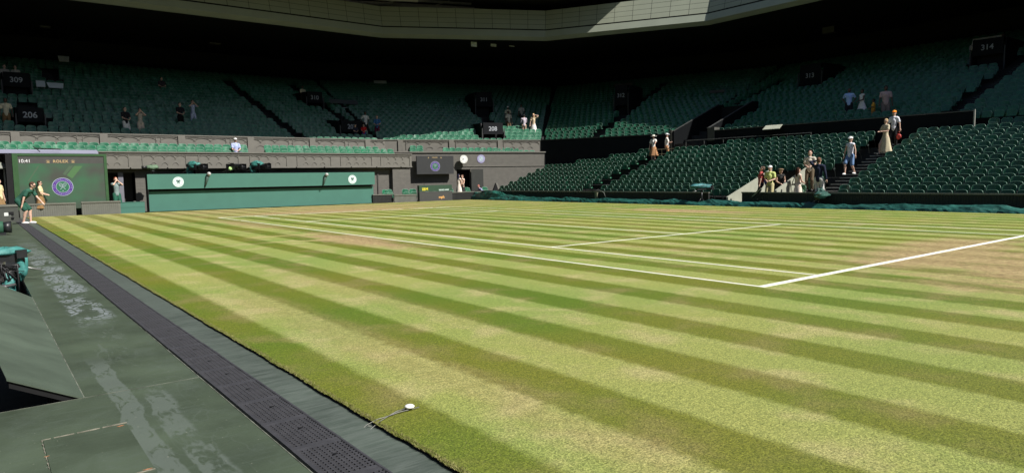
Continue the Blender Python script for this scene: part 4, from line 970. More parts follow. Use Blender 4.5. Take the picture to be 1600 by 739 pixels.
def tv_camera(loc, rz, label, cover=1, s=1., seed=1, ped=1.2, covm=None):
    T = thing('television_camera', label, 'camera', loc, rz, 'broadcast cameras round the court')
    # local: lens looks to -Y, body above local z=ped
    q = MB(); q.bbox((0, .1*s, ped+.02), (.24*s, .5*s, .26*s)); q.build('body', m_cblk, T)
    q = MB(); q.tube([(0, -.15*s, ped+.02), (0, -.32*s, ped+.02), (0, -.50*s, ped+.02)], [.10*s, .115*s, .13*s], 14); q.build('lens', m_cblk, T, True)
    q = MB(); q.bbox((0, -.50*s, ped+.13*s), (.26*s, .12*s, .015)); q.bbox((0, -.50*s, ped-.10*s), (.26*s, .12*s, .015)); q.bbox((.13*s, -.50*s, ped+.02), (.015, .12*s, .24*s)); q.bbox((-.13*s, -.50*s, ped+.02), (.015, .12*s, .24*s)); q.build('lens_hood', m_cblk, T)
    if cover:
        q = MB(); fl_ = .09 if covm else .17; lump(q, (0, .10*s, ped+(.24-fl_)*s), (.16*s, .34*s, fl_*s), seed, .3, 20, 12); lump(q, (0, .30*s, ped-.10*s), (.15*s, .12*s, .24*s), seed+5, .3, 20, 12); q.build('rain_cover', covm or m_rcover, T, True)
    q = MB(); q.bbox((.17*s, .28*s, ped+.12*s), (.05, .16*s, .14*s)); q.build('viewfinder', m_cblk, T)
    q = MB(); q.tube([(-.05*s, .3*s, ped-.1*s), (-.12*s, .6*s, ped-.2*s)], .012, 6); q.tube([(.05*s, .3*s, ped-.1*s), (.12*s, .6*s, ped-.2*s)], .012, 6); q.build('pan_handle', m_metal, T, True)
    q = MB(); q.tube([(0, .05, 0), (0, .05, ped-.1*s)], .05*s, 10)
    for a in (90, 210, 330): q.tube([(0, .05, min(ped*.45, .6)), (math.cos(R(a))*.3*s, .05+math.sin(R(a))*.3*s, 0)], .018, 6)
    q.build('tripod', m_cblk, T, True); return T
for u, v, lab, cv, sd, rz in ((305, 266, 'camera in a teal cover above the backstop, leftmost of the three', 1, 3, .55), (366, 266, 'black camera with a pale green cloth above the backstop, middle of three', 0, 8, .5), (404, 265, 'camera in a teal cover above the backstop, rightmost of the three', 1, 11, .6)):
    p_ = at_y(33.9, u, v-5); c = tv_camera((p_[0], 33.9, GZ), rz, lab, cv, 1.25, sd, p_[2]-GZ-.02)
    if not cv:
        q = MB(); lump(q, (-.2, .1, p_[2]-GZ-.1), (.1, .08, .1), 4, .4); q.build('cloth_strap', mat('lime_cloth', (.35,.55,.2), .7), c, True)
p_ = at_y(33.7, 238, 262); T = thing('robotic_camera', 'small robotic camera in camouflage cover on top of the left end of the backstop', 'camera', (p_[0], 33.7, GZ)); hh = p_[2]-GZ
q = MB(); lump(q, (0, 0, hh), (.30, .14, .13), 21, .35); q.build('camouflage_cover', mat('camo_cover', (.09,.15,.09), .7, .6, 14), T, True)
q = MB(); q.tube([(-.25, -.02, hh), (-.48, -.05, hh+.02)], .07, 10); q.build('lens', m_cblk, T, True); q = MB(); q.ell((.0, 0, hh-.18), (.1, .1, .08), 10, 6); q.build('pan_head', m_cblk, T, True); q = MB(); q.tube([(0, 0, 0), (0, 0, hh-.2)], .035, 8); q.build('pole', m_cblk, T)
# near left cameras
p_ = at_y(7.6, 6, 412); tv_camera((p_[0]-.06, 7.7, -.96), R(-70), 'large camera in a turquoise rain cover in the pit at the left edge', 1, .85, 31, p_[2]+.96+.02, mat('turquoise_cover', (.045,.20,.185), .6, .35, 7, bump=.5, bscale=14))
T = thing('camera_rig', 'black camera rig with rods, knobs and cables under the turquoise rain cover', 'camera rig', (p_[0]-.02, 7.45, p_[2]-.05)); q = MB()
q.bbox((0, 0, -.02), (.30, .30, .20), (0, 8, 10)); q.build('control_box', m_cblk, T); q = MB(); rr_ = random.Random(4)
for k in range(12): q.tube([(rr_.uniform(-.1, .2), -.16, rr_.uniform(-.12, .12)), (rr_.uniform(-.05, .24), -.2, rr_.uniform(-.2, .1)), (rr_.uniform(-.1, .2), -.12, rr_.uniform(-.42, -.1))], rr_.choice((.006, .01, .014)), 6)
q.build('cable', mat('dull_black_cable', (.03,.03,.032), .35), T, True); q = MB()
for k in range(6): q.bbox((rr_.uniform(-.1, .17), -.17, rr_.uniform(-.18, .1)), (.045, .03, .03), (rr_.uniform(-30, 30), 0, rr_.uniform(-40, 40)))
q.tube([(-.12, -.2, -.30), (.02, -.2, -.24)], [.06, .045], 12); q.tube([(.02, -.2, -.24), (.13, -.22, -.22)], [.03, .022], 10); q.build('clamp', mat('chrome_clamp', (.35,.34,.33), .25, .1, metal=.9), T)
q = MB()
p2 = at_y(7.0, 24, 448)
T = thing('camera_rain_skirt', 'turquoise cloth skirt and dark bracket hanging under the large left camera', 'cloth', (p2[0], 7.2, 0)); q = MB(); lump(q, (-.06, .1, p2[2]-.08), (.08, .06, .22), 9, .35); q.build('cloth', MATS['turquoise_cover'], T, True)
p_ = at_y(20, 2, 353); S = thing('floor_camera', 'small floor camera in a dark green hood on the walkway left edge', 'camera', (p_[0]-.1, 20, GZ)); q = MB(); q.tube([(-.25, 0, .22), (.14, 0, .22)], .18, 14); q.build('hood', mat('dark_green_hood', (.03,.10,.06), .5, .2, 8, bump=.4), S, True); q = MB(); q.tube([(.13, 0, .22), (.33, -.03, .22)], [.15, .17], 14); q.build('lens', m_cblk, S, True)
q = MB(); q.box(-.2, .2, -.1, .1, 0, .08); q.build('mount', m_cblk, S)
# right side cameras
p_ = at_x(18.75, 1098, 292); T = tv_camera((18.75, p_[1], GZ), R(62), 'low camera under a turquoise cover by the black wall, left of the entrance', 0, .85, 41, p_[2]-GZ-.06)
q = MB(); h_ = p_[2]-GZ; lump(q, (0, .12, h_+.03), (.17, .52, .11), 42, .25, 18, 12); q.build('rain_cover', mat('turquoise_cover2', (.04,.16,.17), .5, .4, 9, bump=.5), T, True)
p_ = at_x(18.7, 1282, 303); T = tv_camera((18.7, p_[1], GZ), R(100), 'low camera under a dark green cover by the wall below the white trousers', 0, .9, 51, p_[2]-GZ-.12)
q = MB(); h_ = p_[2]-GZ; mdk = mat('dark_rain_cover', (.02,.075,.06), .5, .3, 9, bump=.5)
lump(q, (-.15, .35, h_-.03), (.22, .60, .12), 52, .3, 18, 12); lump(q, (0, 0, h_+.06), (.15, .2, .15), 53, .45, 18, 12); q.build('rain_cover', mdk, T, True)
# monitor wedge in the gap
p_ = at_x(18.9, 1182, 302); T = thing('floor_monitor', 'tilted black floor monitor with pale edge in the gap of the low wall', 'monitor', (18.9, p_[1], GZ)); q = MB(); q.bbox((0, 0, p_[2]-GZ), (.10, .09, .52), (50, 0, 0)); q.build('screen_case', m_cblk, T)
q = MB(); q.bbox((0, -.045, p_[2]-GZ+.035), (.11, .025, .52), (50, 0, 0)); q.build('pale_edge', m_cream, T); q = MB(); q.tube([(0, .2, 0), (0, .15, .2), (0, -.05, .3)], .015, 6); q.build('foot', m_cblk, T)
# ------------------------------------------------------------------ tarps along the right side
m_tarp = mat('green_tarpaulin', (.014,.088,.072), .45, .45, 3, bump=.9, bscale=9); m_tarp2 = mat('dark_tarpaulin', (.015,.09,.07), .42, .3, 3, bump=.5, bscale=7)
def tarp(label, y0, y1, x0, x1, h, seed, m, n=None, hf=None, name='tarpaulin'):
    rs = np.random.RandomState(seed); n = n or int(abs(y1-y0)*7); mx = 16; T = thing(name, label, 'tarpaulin', ((x0+x1)/2, (y0+y1)/2, GZ), 0, 'green court covers piled along the right side'); q = MB()
    g = rs.rand(n+3, mx+1); g2 = rs.rand(n//5+3, mx//3+3); vv = []; ff = []
    for i in range(n+1):
        y = y0+(y1-y0)*i/n; hh = h*(hf((y-y0)/(y1-y0)) if hf else 1)
        sh = (np.interp(i/5, np.arange(n//5+3), g2[:, 0])-.5)*.3
        for j in range(mx+1):
            s_ = j/mx; prof = math.sin(math.pi*s_)**.45
            a = i/5; ia = int(a); fa = a-ia; b_ = j/3; ib = int(b_); fb = b_-ib
            big = (g2[ia, ib]*(1-fa)*(1-fb)+g2[ia+1, ib]*fa*(1-fb)+g2[ia, ib+1]*(1-fa)*fb+g2[ia+1, ib+1]*fa*fb)
            z = max(.002, hh*prof*(.35+1.0*big)+.02*(g[i, j]-.5)*(1 if 0 < j < mx else 0)) if 0 < j < mx else .002
            x = x0+(x1-x0)*s_+sh*(1-s_)*.6+.03*(g[i+1, j]-.5)
            vv.append((x-(x0+x1)/2, y-(y0+y1)/2+.04*(g[i+2, j]-.5), z))
    for i in range(n):
        for j in range(mx): a = i*(mx+1)+j; ff.append((a, a+1, a+mx+2, a+mx+1))
    q.add(vv, ff); q.build('sheet', m, T, False); return T
tarp('long crumpled green tarpaulin along the right wall, nearest part', -9, 13.8, 18.02, 18.85, .21, 3, m_tarp)
tarp('low green tarpaulin in front of the middle seats', 13.4, 22.4, 18.0, 18.8, .22, 5, m_tarp)
tarp('low green tarpaulin before the far block of seats', 22.2, 30.6, 18.0, 18.8, .24, 8, m_tarp)
tarp('tall heaped green tarpaulin in the far right corner', 25.6, 33.0, 18.25, 19.05, .5, 12, m_tarp2, hf=lambda s: min(1, .25+s*1.1))
T = thing('cover_post', 'short pale post against the black wall above the tarpaulin', 'post', (19.1, at_x(19.1, 932, 305)[1], GZ)); MB().box(-.05, .05, -.09, .09, 0, .52).build('post', mat('olive_post', (.16,.16,.10), .7), T)
T = thing('hose_loop', 'thin grey hose looping over the low black wall', 'hose', (19.1, at_x(19.1, 925, 305)[1], .5)); q = MB(); q.tube([(0, 0, .05), (0, -.6, .1), (-.05, -.95, .0), (-.07, -1.1, -.25), (-.1, -.9, -.42)], .014, 6); q.build('hose', mat('grey_hose', (.13,.14,.12), .5), T, True)
# ------------------------------------------------------------------ far right corner of the court: pit seats, speed board, low walls
EY = 32.7
m_low = m_fence
e0, e1, e2, e3, e4 = [at_y(EY, u, 310)[0] for u in (585, 616, 654, 706, 738)]
ribbed_wall('low_wall', 'short black low wall right of the backstop', (e0, EY+.2), (e1, EY+.2), GZ, .50, m_wallb, m_caps, nrm=(0, -1))
ribbed_wall('low_fence', 'short grey ribbed fence left of the speed board', (e1, EY), (e2-.15, EY), GZ, .46, m_fence, m_caps, cap=.07, nrm=(0, -1), cat='fence', pitch=.085)
ribbed_wall('low_wall', 'low black wall from the speed board to the right corner', (e3+.02, EY+.2), (19.15, EY+.2), GZ, .50, m_wallb, m_caps, nrm=(0, -1))
T = thing('speed_board', 'dark speed display board with yellow letters and mph beneath the small screen', 'sign', ((e2+e3)/2, EY-.1, GZ)); hw = (e3-e2)/2-.02; zt = at_y(EY-.1, 680, 299)[2]-GZ; zu = at_y(EY-.1, 680, 289.5)[2]-GZ
MB().box(-hw, hw, 0, .25, 0, zt-.01).build('lower_case', mat('board_grey', (.045,.046,.044), .6, .05), T); MB().box(-hw+.0, hw, .03, .25, zt, zu).build('upper_case', mat('board_green', (.02,.055,.03), .6, .05), T)
m_yel = mat('yellow_letters', (.75,.66,.05), .5, 0); m_org = mat('orange_letters', (.6,.32,.10), .5, 0, emis=(.6,.3,.08), es=.4)
p_ = at_y(EY-.1, 664.5, 296); text_obj('sign_text', 'IBM', .25, m_yel, T, (p_[0]-(e2+e3)/2, .024, p_[2]-GZ), bold=.004, spacing=1.15)
p_ = at_y(EY-.1, 694, 296.8); text_obj('sign_text', 'SERVICE SPEED', .115, m_egw, T, (p_[0]-(e2+e3)/2, .024, p_[2]-GZ), bold=.003)
p_ = at_y(EY-.1, 690, 308); text_obj('sign_text', 'mph', .24, m_org, T, (p_[0]-(e2+e3)/2, -.006, p_[2]-GZ), bold=.004)
q = MB(); q.tube([(-hw+.55, .3, .3), (-hw+.5, .3, 1.6)], .01, 6); q.build('thin_mast', m_cblk, T)
for u, z_, lab in ((602, .35, 'green chair right of the backstop, left of the hooded one'), (625, .38, 'dark hooded green chair right of the backstop'), (633.5, .36, 'empty green chair, left one of the pair by the pillar'), (645, .36, 'empty green chair, right one of the pair by the pillar'), (666, .36, 'green chair behind the yellow letters'), (678, .36, 'green chair second behind the speed board'), (688.5, .36, 'green chair third behind the speed board'), (703, .36, 'green chair at the right end behind the speed board'), (730, .36, 'single green chair beside the two women'), (758, .36, 'round green chair by the crouching person')):
    uu = {625: 608}.get(u, u); p_ = at_y(33.6, uu, 291); r = s0.copy(); sc.collection.objects.link(r); r.location = (p_[0], 33.6, -.12); r.rotation_euler = (0, 0, random.uniform(-.2, .1)); r.scale = (1.05, 1.05, 1.05)
    r['group'] = 'green chairs in the far corner'; r['label'] = lab; r['category'] = 'chair'
    for ch in parts0: c = ch.copy(); sc.collection.objects.link(c); c.parent = r
p_ = at_y(33.5, 771, 300); T = thing('leaning_board', 'dark wedge board with pale edge leaning by the right-hand seats', 'board', (p_[0], 33.2, 0)); q = MB(); q.add([(-.5, 0, 0), (.42, 0, 0), (.0, 0, 1.0), (-.5, .1, 0), (.42, .1, 0), (.0, .1, 1.0)], [(0,1,2), (5,4,3), (0,3,4,1), (1,4,5,2), (2,5,3,0)]); q.build('board', m_black, T); q = MB(); q.prism([(.42, -.01, 0), (.56, -.01, 0), (.14, -.01, 1.02), (0, -.01, 1.02)], (0, .12, 0)); q.build('edge_board', m_stone, T)
# ------------------------------------------------------------------ roof
ZR = 11.8; roof_k = [(-16.5, 31.2), (-6.2, 40.8), (16.4, 40.8), (27.0, 35.3), (32.8, 25.1), (32.8, 17.5), (31.7, 9), (31.7, -2.), (27.0, -12), (16.4, -17), (-5.4, -17), (-16, -12), (-21.8, -2), (-21.8, 25.1)]
roof_k = [np.array(p, float) for p in roof_k]
m_fasc = mat('fascia_panel', (.29,.31,.24), .5, .05, .6, spec=.3); m_lip = mat('roof_lip', (.29,.315,.25), .5, .05, 1); m_groove = m_black
RT = thing('stadium_roof', 'pale green-grey roof edge with panelled fascia above the stands', 'roof')
NR = len(roof_k); cen = np.array([5.5, 12])
lipm, fas, grv, sof, top = MB(), MB(), MB(), MB(), MB()
def outn(a, b_): d = (b_-a)/np.linalg.norm(b_-a); n = np.array([-d[1], d[0]]); return n if n@(a-cen) > 0 else -n
def moff(i, o):
    a, b_, c = roof_k[(i-1) % NR], roof_k[i], roof_k[(i+1) % NR]; n1, n2 = outn(a, b_), outn(b_, c); return np.linalg.solve(np.array([n1, n2]), np.array([n1@b_+o, n2@b_+o]))
z_l0, z_l1, z_g, z_t = 11.8, 12.29, 12.36, 13.86; LEAN = math.tan(R(18))
for i in range(NR):
    j = (i+1) % NR; a0_, b0_ = moff(i, 0), moff(j, 0); L0 = LEAN*(z_l1-z_l0)
    a1_, b1_ = moff(i, L0), moff(j, L0); lipm.quad((*a0_, z_l0), (*b0_, z_l0), (*b1_, z_l1), (*a1_, z_l1))
    ar, br = moff(i, L0+.25), moff(j, L0+.25); lipm.quad((*a1_, z_l1), (*b1_, z_l1), (*br, z_l1), (*ar, z_l1)); 
    r0, s0_ = moff(i, .35), moff(j, .35); lipm.quad((*a0_, z_l0), (*b0_, z_l0), (*s0_, z_l0-.25), (*r0, z_l0-.25))
    LT = LEAN*(z_t-z_g)+.06; grv.quad((*moff(i, L0+.04), z_l1-.0), (*moff(j, L0+.04), z_l1-.0), (*moff(j, L0+LT), z_t-.02), (*moff(i, L0+LT), z_t-.02))
    # fascia panels
    A, B = moff(i, L0), moff(j, L0); n = outn(A, B); Lg = np.linalg.norm(B-A); npn = max(1, round(Lg/1.32)); rows = 4
    C_, D2 = moff(i, L0+LEAN*(z_t-z_g)), moff(j, L0+LEAN*(z_t-z_g))
    for p in range(npn):
        for r_ in range(rows):
            g = .009
            def P_(s_, h): lo_ = A+(B-A)*s_; hi_ = C_+(D2-C_)*s_; q_ = lo_+(hi_-lo_)*h; return (*q_, z_g+(z_t-z_g)*h)
            s0__, s1__ = (p+g)/npn, (p+1-g)/npn; h0, h1 = r_/rows+.012, (r_+1)/rows-.0
            fas.quad(P_(s0__, h0), P_(s1__, h0), P_(s1__, h1), P_(s0__, h1))
    ao, bo = moff(i, .3), moff(j, .3); ae, be = moff(i, 24), moff(j, 24)
    sof.quad((*ao, z_l0-.25), (*bo, z_l0-.25), (*be, 12.7), (*ae, 12.7)); top.quad((*C_, z_t), (*D2, z_t), (*be, 16.2), (*ae, 16.2))
lipm.build('roof_lip', m_lip, RT); fas.build('fascia', m_fasc, RT); grv.build('shadow_gap', m_groove, RT); sof.build('soffit', m_black, RT); top.build('roof_deck', m_darkwall, RT)
# retracted roof section parked over the far end, with its trusses
T = thing('folded_roof', 'folded white roof section and steel trusses parked over the far end', 'roof', (0, 0, 15)); SE = 30.0
q = MB(); q.prism([(-40, 27.7, 0), (5, 27.9, 0), (31, 29.8, 0), (45, 30.5, 0), (45, 70, 0), (-40, 70, 0)], (0, 0, .4)); q.build('folded_fabric', mat('roof_fabric_grey', (.14,.135,.13), .8, .1), T)
q = MB(); m_truss = mat('truss_steel', (.55,.52,.50), .5, .1)
for k in range(7):
    x0 = -4+k*5.0; q.tube([(x0-9, 47, -.75+.05*k), (x0+8, 40.2+.0*k, -.62)], .16, 10); q.tube([(x0-9, 47, .0), (x0+8, 40.6, -.15)], .10, 8)
    for m_ in range(5): s_ = m_/5; q.tube([(x0-9+17*s_, 47-6.6*s_, -.7), (x0-9+17*(s_+.1), 47-6.6*(s_+.1), -.05)], .05, 6)
q.build('truss', m_truss, T, True)
# ------------------------------------------------------------------ lights and fittings under the soffit
m_lamp = mat('lamp_glow', (.9,.9,.9), .5, 0, emis=(1,.95,.85), es=.7); m_orange = mat('warm_lamp_glow', (.9,.6,.3), .5, 0, emis=(1,.62,.3), es=3)
def fitting(u, v, y, label, kind, w_=.5, h_=.12, m=m_lamp, x=None, rot=0):
    p_ = at_y(y, u, v) if x is None else at_x(x, u, v)
    T = thing('ceiling_light' if kind == 'light' else 'hanging_sign', label, kind, tuple(p_), rot, 'lights under the stand roof' if kind == 'light' else 'square signs hanging under the roof lip'); q = MB()
    q.bbox((0, 0, 0), (w_, .06, h_)); q.build('lamp_panel' if kind == 'light' else 'sign_face', m, T); q = MB(); q.tube([(0, 0.05, h_/2), (0, .05, min(1.2, 13-p_[2]))], .02, 6); q.bbox((0, .06, 0), (w_*.9, .04, h_*.9)); q.build('hanger', m_black, T)
fitting(733, 79, 50, 'single warm orange lamp glowing in the dark under the roof', 'light', .3, .3, m_orange)
fitting(1177, 46, 0, 'short white strip light high in the right corner, leftmost of three', 'light', .5, .12, x=42, rot=R(-90))
fitting(1290, 27, 0, 'white strip light high in the right stand, middle of three', 'light', .5, .12, x=42, rot=R(-90))
fitting(1346, 15, 0, 'white strip light high in the right stand, rightmost of three', 'light', .5, .12, x=42, rot=R(-90))
m_sgn = mat('hanging_sign_grey', (.72,.78,.74), .6, .25, 12)
for u, lab in ((740.5, 'leftmost'), (771, 'second from left'), (799.5, 'third from left'), (829.5, 'rightmost')):
    p_ = at_y(39.6, u, 68.5); fitting(u, 68.5, 40.0 if u < 10 else 39.0, '%s of the four small square grey signs under the roof lip' % lab, 'hanging sign', .50, .46, m_sgn)
for u, v0, v1, y, lab in ((70, 12, 44, 52, 'dim grey plant box hanging at the upper left'), (336, 44, 70, 52, 'dim grey box hanging left of the roof bend'), (598, 68, 92, 52, 'dim grey box hanging under the roof bend'), (1294, 27, 50, 0, 'dim grey box under the middle strip light')):
    if y: a, b_ = at_y(y, u-9, v0), at_y(y, u+9, v1)
    else: a, b_ = at_x(43, u-9, v0), at_x(43, u+9, v1)
    T = thing('loudspeaker_box', lab, 'loudspeaker', tuple((a+b_)/2), 0 if y else R(-90), 'boxes hanging under the stand roof'); q = MB(); ww = math.dist(a[:2], b_[:2]); hh = abs(a[2]-b_[2]); q.box(-ww/2, ww/2, 0, .5, -hh/2, hh/2); q.build('box_body', mat('box_dim', (.10,.10,.085), .7), T); q = MB(); q.box(-ww*.35, ww*.35, -.02, -.001, -hh*.1, hh*.35); q.build('grille', m_black, T)
    q = MB(); q.tube([(0, .25, hh/2), (0, .25, 2.2)], .04, 6); q.build('hanger', m_black, T)
# pale tilted boards among the upper seats
m_pboard = mat('pale_board', (.70,.76,.82), .35, .06)
def board(u0, v0, u1, v1, label, legs=True, m=m_pboard, skew=0):
    P, i = bowl_at((u0+u1)/2, v1+3); n = FAC[i][3]; c = n@P[:2]; A = at_plane((n[0], n[1], 0), c, u0, v0); B = at_plane((n[0], n[1], 0), c, u1, v1); d = FAC[i][2]; ww = abs((B[:2]-A[:2])@d); hh = abs(A[2]-B[2]); ctr = (A+B)/2
    T = thing('tilted_board', label, 'board', tuple(ctr), rot_of(-n), 'pale tilted boards in the upper stand'); q = MB()
    q.prism([(-ww/2, -.1, hh/2) if False else (-ww/2, .12, hh/2), (ww/2, .12, hh/2), (ww/2*(1-skew*.12), -.12, -hh/2), (-ww/2*(1-skew*.2), -.12, -hh/2)], (0, .03, .02)); q.build('board_face', m, T)
    if legs:
        q = MB(); 
        for s_ in (-1, 1): q.tube([(s_*ww*.4, .05, -hh/2), (s_*ww*.4, .05, -hh/2-.5)], .02, 6)
        q.box(-ww*.42, ww*.42, .03, .07, -hh/2-.3, -hh/2-.26); q.build('stand_frame', m_metal, T)
board(90, 87, 109, 98, 'pale grey board high above the dark upper stair at far left', skew=1)
board(56, 126, 71, 137, 'small pale blue board on a stand beside entrance 309')
board(73, 129, 100, 139, 'wide pale blue tapered board on legs beside the smaller one', skew=1)
board(584, 126, 604, 131.5, 'thin pale board alone in the dark centre of the end stand', False)
board(515, 155, 559, 164, 'wide dim grey board right of entrance 310', m=mat('dim_board', (.10,.11,.12), .5))
board(747, 145.5, 761, 150, 'pale board on top of entrance 311', False)
board(959, 132, 988, 134.5, 'thin dim ledge above entrance 312', False, m=mat('dim_ledge', (.16,.16,.15), .5))
board(1108, 142, 1132, 144.5, 'thin dim ledge in the dark right corner', False, m=MATS['dim_ledge'])
board(1519, 61.5, 1567, 66.5, 'long pale ledge on top of entrance 314', False, m=mat('ledge_white', (.7,.7,.72), .5))
P1_ = at_x(28.0, 1210, 200); T = thing('wall_ledge', 'flat cream ledge wedge on the dark parapet of the right stand', 'ledge', tuple(P1_)); q = MB()
a, b_, c, d = [at_z(P1_[2], *uv)-P1_ for uv in ((1188, 204), (1200, 196), (1219, 196), (1219, 203))]
q.prism([(-.55, -.62, -.12), (-.55, .40, -.12), (.15, .62, .14), (.15, -.40, .14)], (0, 0, .03)); q.build('ledge_top', m_cream, T)
# ------------------------------------------------------------------ people
def blob(name, parts, m, parent, voxel=.016, smooth=2):
    q = MB()
    for p in parts:
        if p[0] == 'cap':
            _, a, ra, b_, rb = p; a, b_ = Vector(a), Vector(b_); d = b_-a; L = d.length
            if L < 1e-4: continue
            d.normalize(); n = 5; pts = [a-d*ra*math.cos(math.pi/2*i/n) for i in range(n)]+[a+(b_-a)*t_ for t_ in (0, .33, .66, 1)]+[b_+d*rb*math.sin(math.pi/2*(i+1)/n) for i in range(n)]
            rs = [max(.002, ra*math.sin(math.pi/2*i/n)) for i in range(n)]+[ra+(rb-ra)*t_ for t_ in (0, .33, .66, 1)]+[max(.002, rb*math.cos(math.pi/2*(i+1)/n)) for i in range(n)]
            q.tube(pts, rs, 12)
        elif p[0] == 'ell': q.ell(p[1], p[2], 16, 12, rot=p[3] if len(p) > 3 else None)
    o = q.build(name, m, parent, True)
    bm = bmesh.new(); bm.from_mesh(o.data); bmesh.ops.recalc_face_normals(bm, faces=bm.faces); bm.to_mesh(o.data); bm.free()
    md = o.modifiers.new('r', 'REMESH'); md.mode = 'VOXEL'; md.voxel_size = voxel; md.use_smooth_shade = True
    sm_ = o.modifiers.new('s', 'SMOOTH'); sm_.factor = .5; sm_.iterations = smooth
    dg = bpy.context.evaluated_depsgraph_get(); me = bpy.data.meshes.new_from_object(o.evaluated_get(dg)); o.modifiers.clear(); old = o.data; o.data = me; bpy.data.meshes.remove(old)
    me.materials.clear(); me.materials.append(m); me.polygons.foreach_set('use_smooth', [True]*len(me.polygons)); return o
def ik(a, t_, l1, l2, hint):
    a, t_ = Vector(a), Vector(t_); d = t_-a; D = d.length
    if D > (l1+l2)*.995: t_ = a+d.normalized()*(l1+l2)*.995; d = t_-a; D = d.length
    x = (l1*l1-l2*l2+D*D)/(2*D); h = math.sqrt(max(0, l1*l1-x*x)); dn = d.normalized(); hv = Vector(hint); hv = (hv-dn*hv.dot(dn)).normalized(); return a+dn*x+hv*h, t_
SKIN = [(.52,.32,.24), (.58,.37,.28), (.10,.055,.035), (.42,.25,.18)]
HAND = {'down': ((-.30, -.06, .80), (.30, -.06, .80)), 'phone': ((-.08, -.26, 1.56), (.08, -.26, 1.56)), 'hips': ((-.20, .0, 1.02), (.20, .0, 1.02)), 'front': ((-.06, -.26, 1.08), (.10, -.27, 1.10)),
        'cross': ((.12, -.22, 1.20), (-.12, -.24, 1.22)), 'head': ((-.10, -.10, 1.60), (.10, -.10, 1.60)), 'one_up': ((-.30, -.05, .82), (.14, -.14, 1.66)), 'walk': ((-.27, .14, .86), (.27, -.20, .90)),
        'point': ((-.28, -.05, .82), (.20, -.55, 1.15)), 'book': ((-.10, -.32, 1.16), (.10, -.32, 1.16))}
def person(loc, rz, label, hands='down', h=1.75, top=((.6,.58,.5), 'short'), bottom=('trousers', (.05,.04,.035)), hair=(.03,.02,.015), long_hair=False, hat=None, skin=0, lean=0, legs='stand', pelvis=None, feet=None, hand_pos=None, shoes=(.05,.05,.05), female=False, head_turn=0, nod=0, vox=.017, fat=1., group=None, glasses=False, extra=None):
    s = h/1.75; T = thing('person', label, 'person', loc, rz, group)
    sk = mat('skin_%d' % skin, SKIN[skin], .55, .05, 8)
    if legs == 'stand': P = Vector((0, 0, .93)); F = [Vector((-.10, .02, .08)), Vector((.10, .02, .08))]
    elif legs == 'walk': P = Vector((0, 0, .91)); F = [Vector((-.09, -.26, .09)), Vector((.09, .24, .12))]
    elif legs == 'sit': P = Vector((0, .05, .50)); F = [Vector((-.12, -.42, .08)), Vector((.12, -.40, .08))]
    elif legs == 'squat': P = Vector((0, .18, .58)); F = [Vector((-.14, -.02, .08)), Vector((.14, .04, .08))]
    if pelvis: P = Vector(pelvis)
    if feet: F = [Vector(f_) for f_ in feet]
    ln_ = R(lean); up = Vector((0, -math.sin(ln_), math.cos(ln_))); fw = Vector((0, -math.cos(ln_), -math.sin(ln_)))
    W_ = P+up*.14; C_ = P+up*.38; SH = P+up*.52; NK = P+up*.57
    swd = (.165 if female else .19); hd = R(nod)+ln_*.5; hup = Vector((0, -math.sin(hd), math.cos(hd))); HC = NK+up*.04+hup*.13
    sh = [SH+Vector((-swd, 0, -.02)), SH+Vector((swd, 0, -.02))]
    hp = hand_pos or HAND[hands]; base = Vector((0, 0, .93)); rotm = Matrix.Rotation(ln_, 3, 'X')
    arms = []
    for i in (0, 1):
        tgt = Vector(hp[i]) if hand_pos else P+rotm@(Vector(hp[i])-base)
        out = Vector((-.6 if i == 0 else .6, .5, -.7)); el_, wr_ = ik(sh[i], tgt, .28, .25, out); arms.append((sh[i], el_, wr_))
    hips = [P+Vector((-.09, 0, -.02)), P+Vector((.09, 0, -.02))]; lg = []
    for i in (0, 1): kn, an = ik(hips[i], F[i], .44, .43, Vector((-.12 if i == 0 else .12, -1, 0))); lg.append((hips[i], kn, an))
    f_ = fat*(.92 if female else 1)
    body = [('cap', P, .125*f_, W_, .11*f_), ('cap', W_, .11*f_, C_, .125*f_), ('cap', sh[0]+Vector((.05, 0, 0)), .07, sh[1]-Vector((.05, 0, 0)), .07), ('cap', SH, .085, NK, .058), ('cap', NK, .054, HC-hup*.06, .052)]
    body += [('ell', HC, (.078, .096, .115), (math.degrees(hd), 0, head_turn)), ('ell', HC+(-hup*.06)+Vector((math.sin(R(head_turn))*.03, -math.cos(R(head_turn))*.03, 0)), (.056, .062, .055))]
    hf = Vector((math.sin(R(head_turn))*math.cos(hd), -math.cos(R(head_turn))*math.cos(hd), -math.sin(hd))); hs = hf.cross(hup).normalized()
    body += [('cap', HC+hf*.088+hup*.005, .010, HC+hf*.108-hup*.022, .014), ('ell', HC+hs*.078-hup*.01, (.014, .022, .03)), ('ell', HC-hs*.078-hup*.01, (.014, .022, .03)), ('cap', HC+hf*.088-hup*.05+hs*.016, .009, HC+hf*.088-hup*.05-hs*.016, .009)]
    for sh_, el_, wr_ in arms:
        body += [('cap', sh_, .05*f_, el_, .038), ('cap', el_, .038, wr_, .026)]
        hdv = (wr_-el_).normalized(); sd_ = hdv.cross(Vector((0, 0, 1)) if abs(hdv.z) < .8 else Vector((0, 1, 0))).normalized(); pm = wr_+hdv*.055
        body += [('cap', wr_, .024, pm, .032)]
        for k in range(4):
            r0 = pm+hdv*.02+sd_*(k-1.5)*.019; L = (.06, .07, .066, .05)[k]; mid_ = r0+hdv*L*.55; tip = mid_+(hdv*.6-Vector((0, 0, .6))*(0 if abs(hdv.z) > .8 else 1)).normalized()*L*.45
            body += [('cap', r0, .0105, mid_, .0095), ('cap', mid_, .0095, tip, .008)]
        body += [('cap', wr_+hdv*.02+sd_*.024, .012, pm+sd_*.055+hdv*.005, .009)]
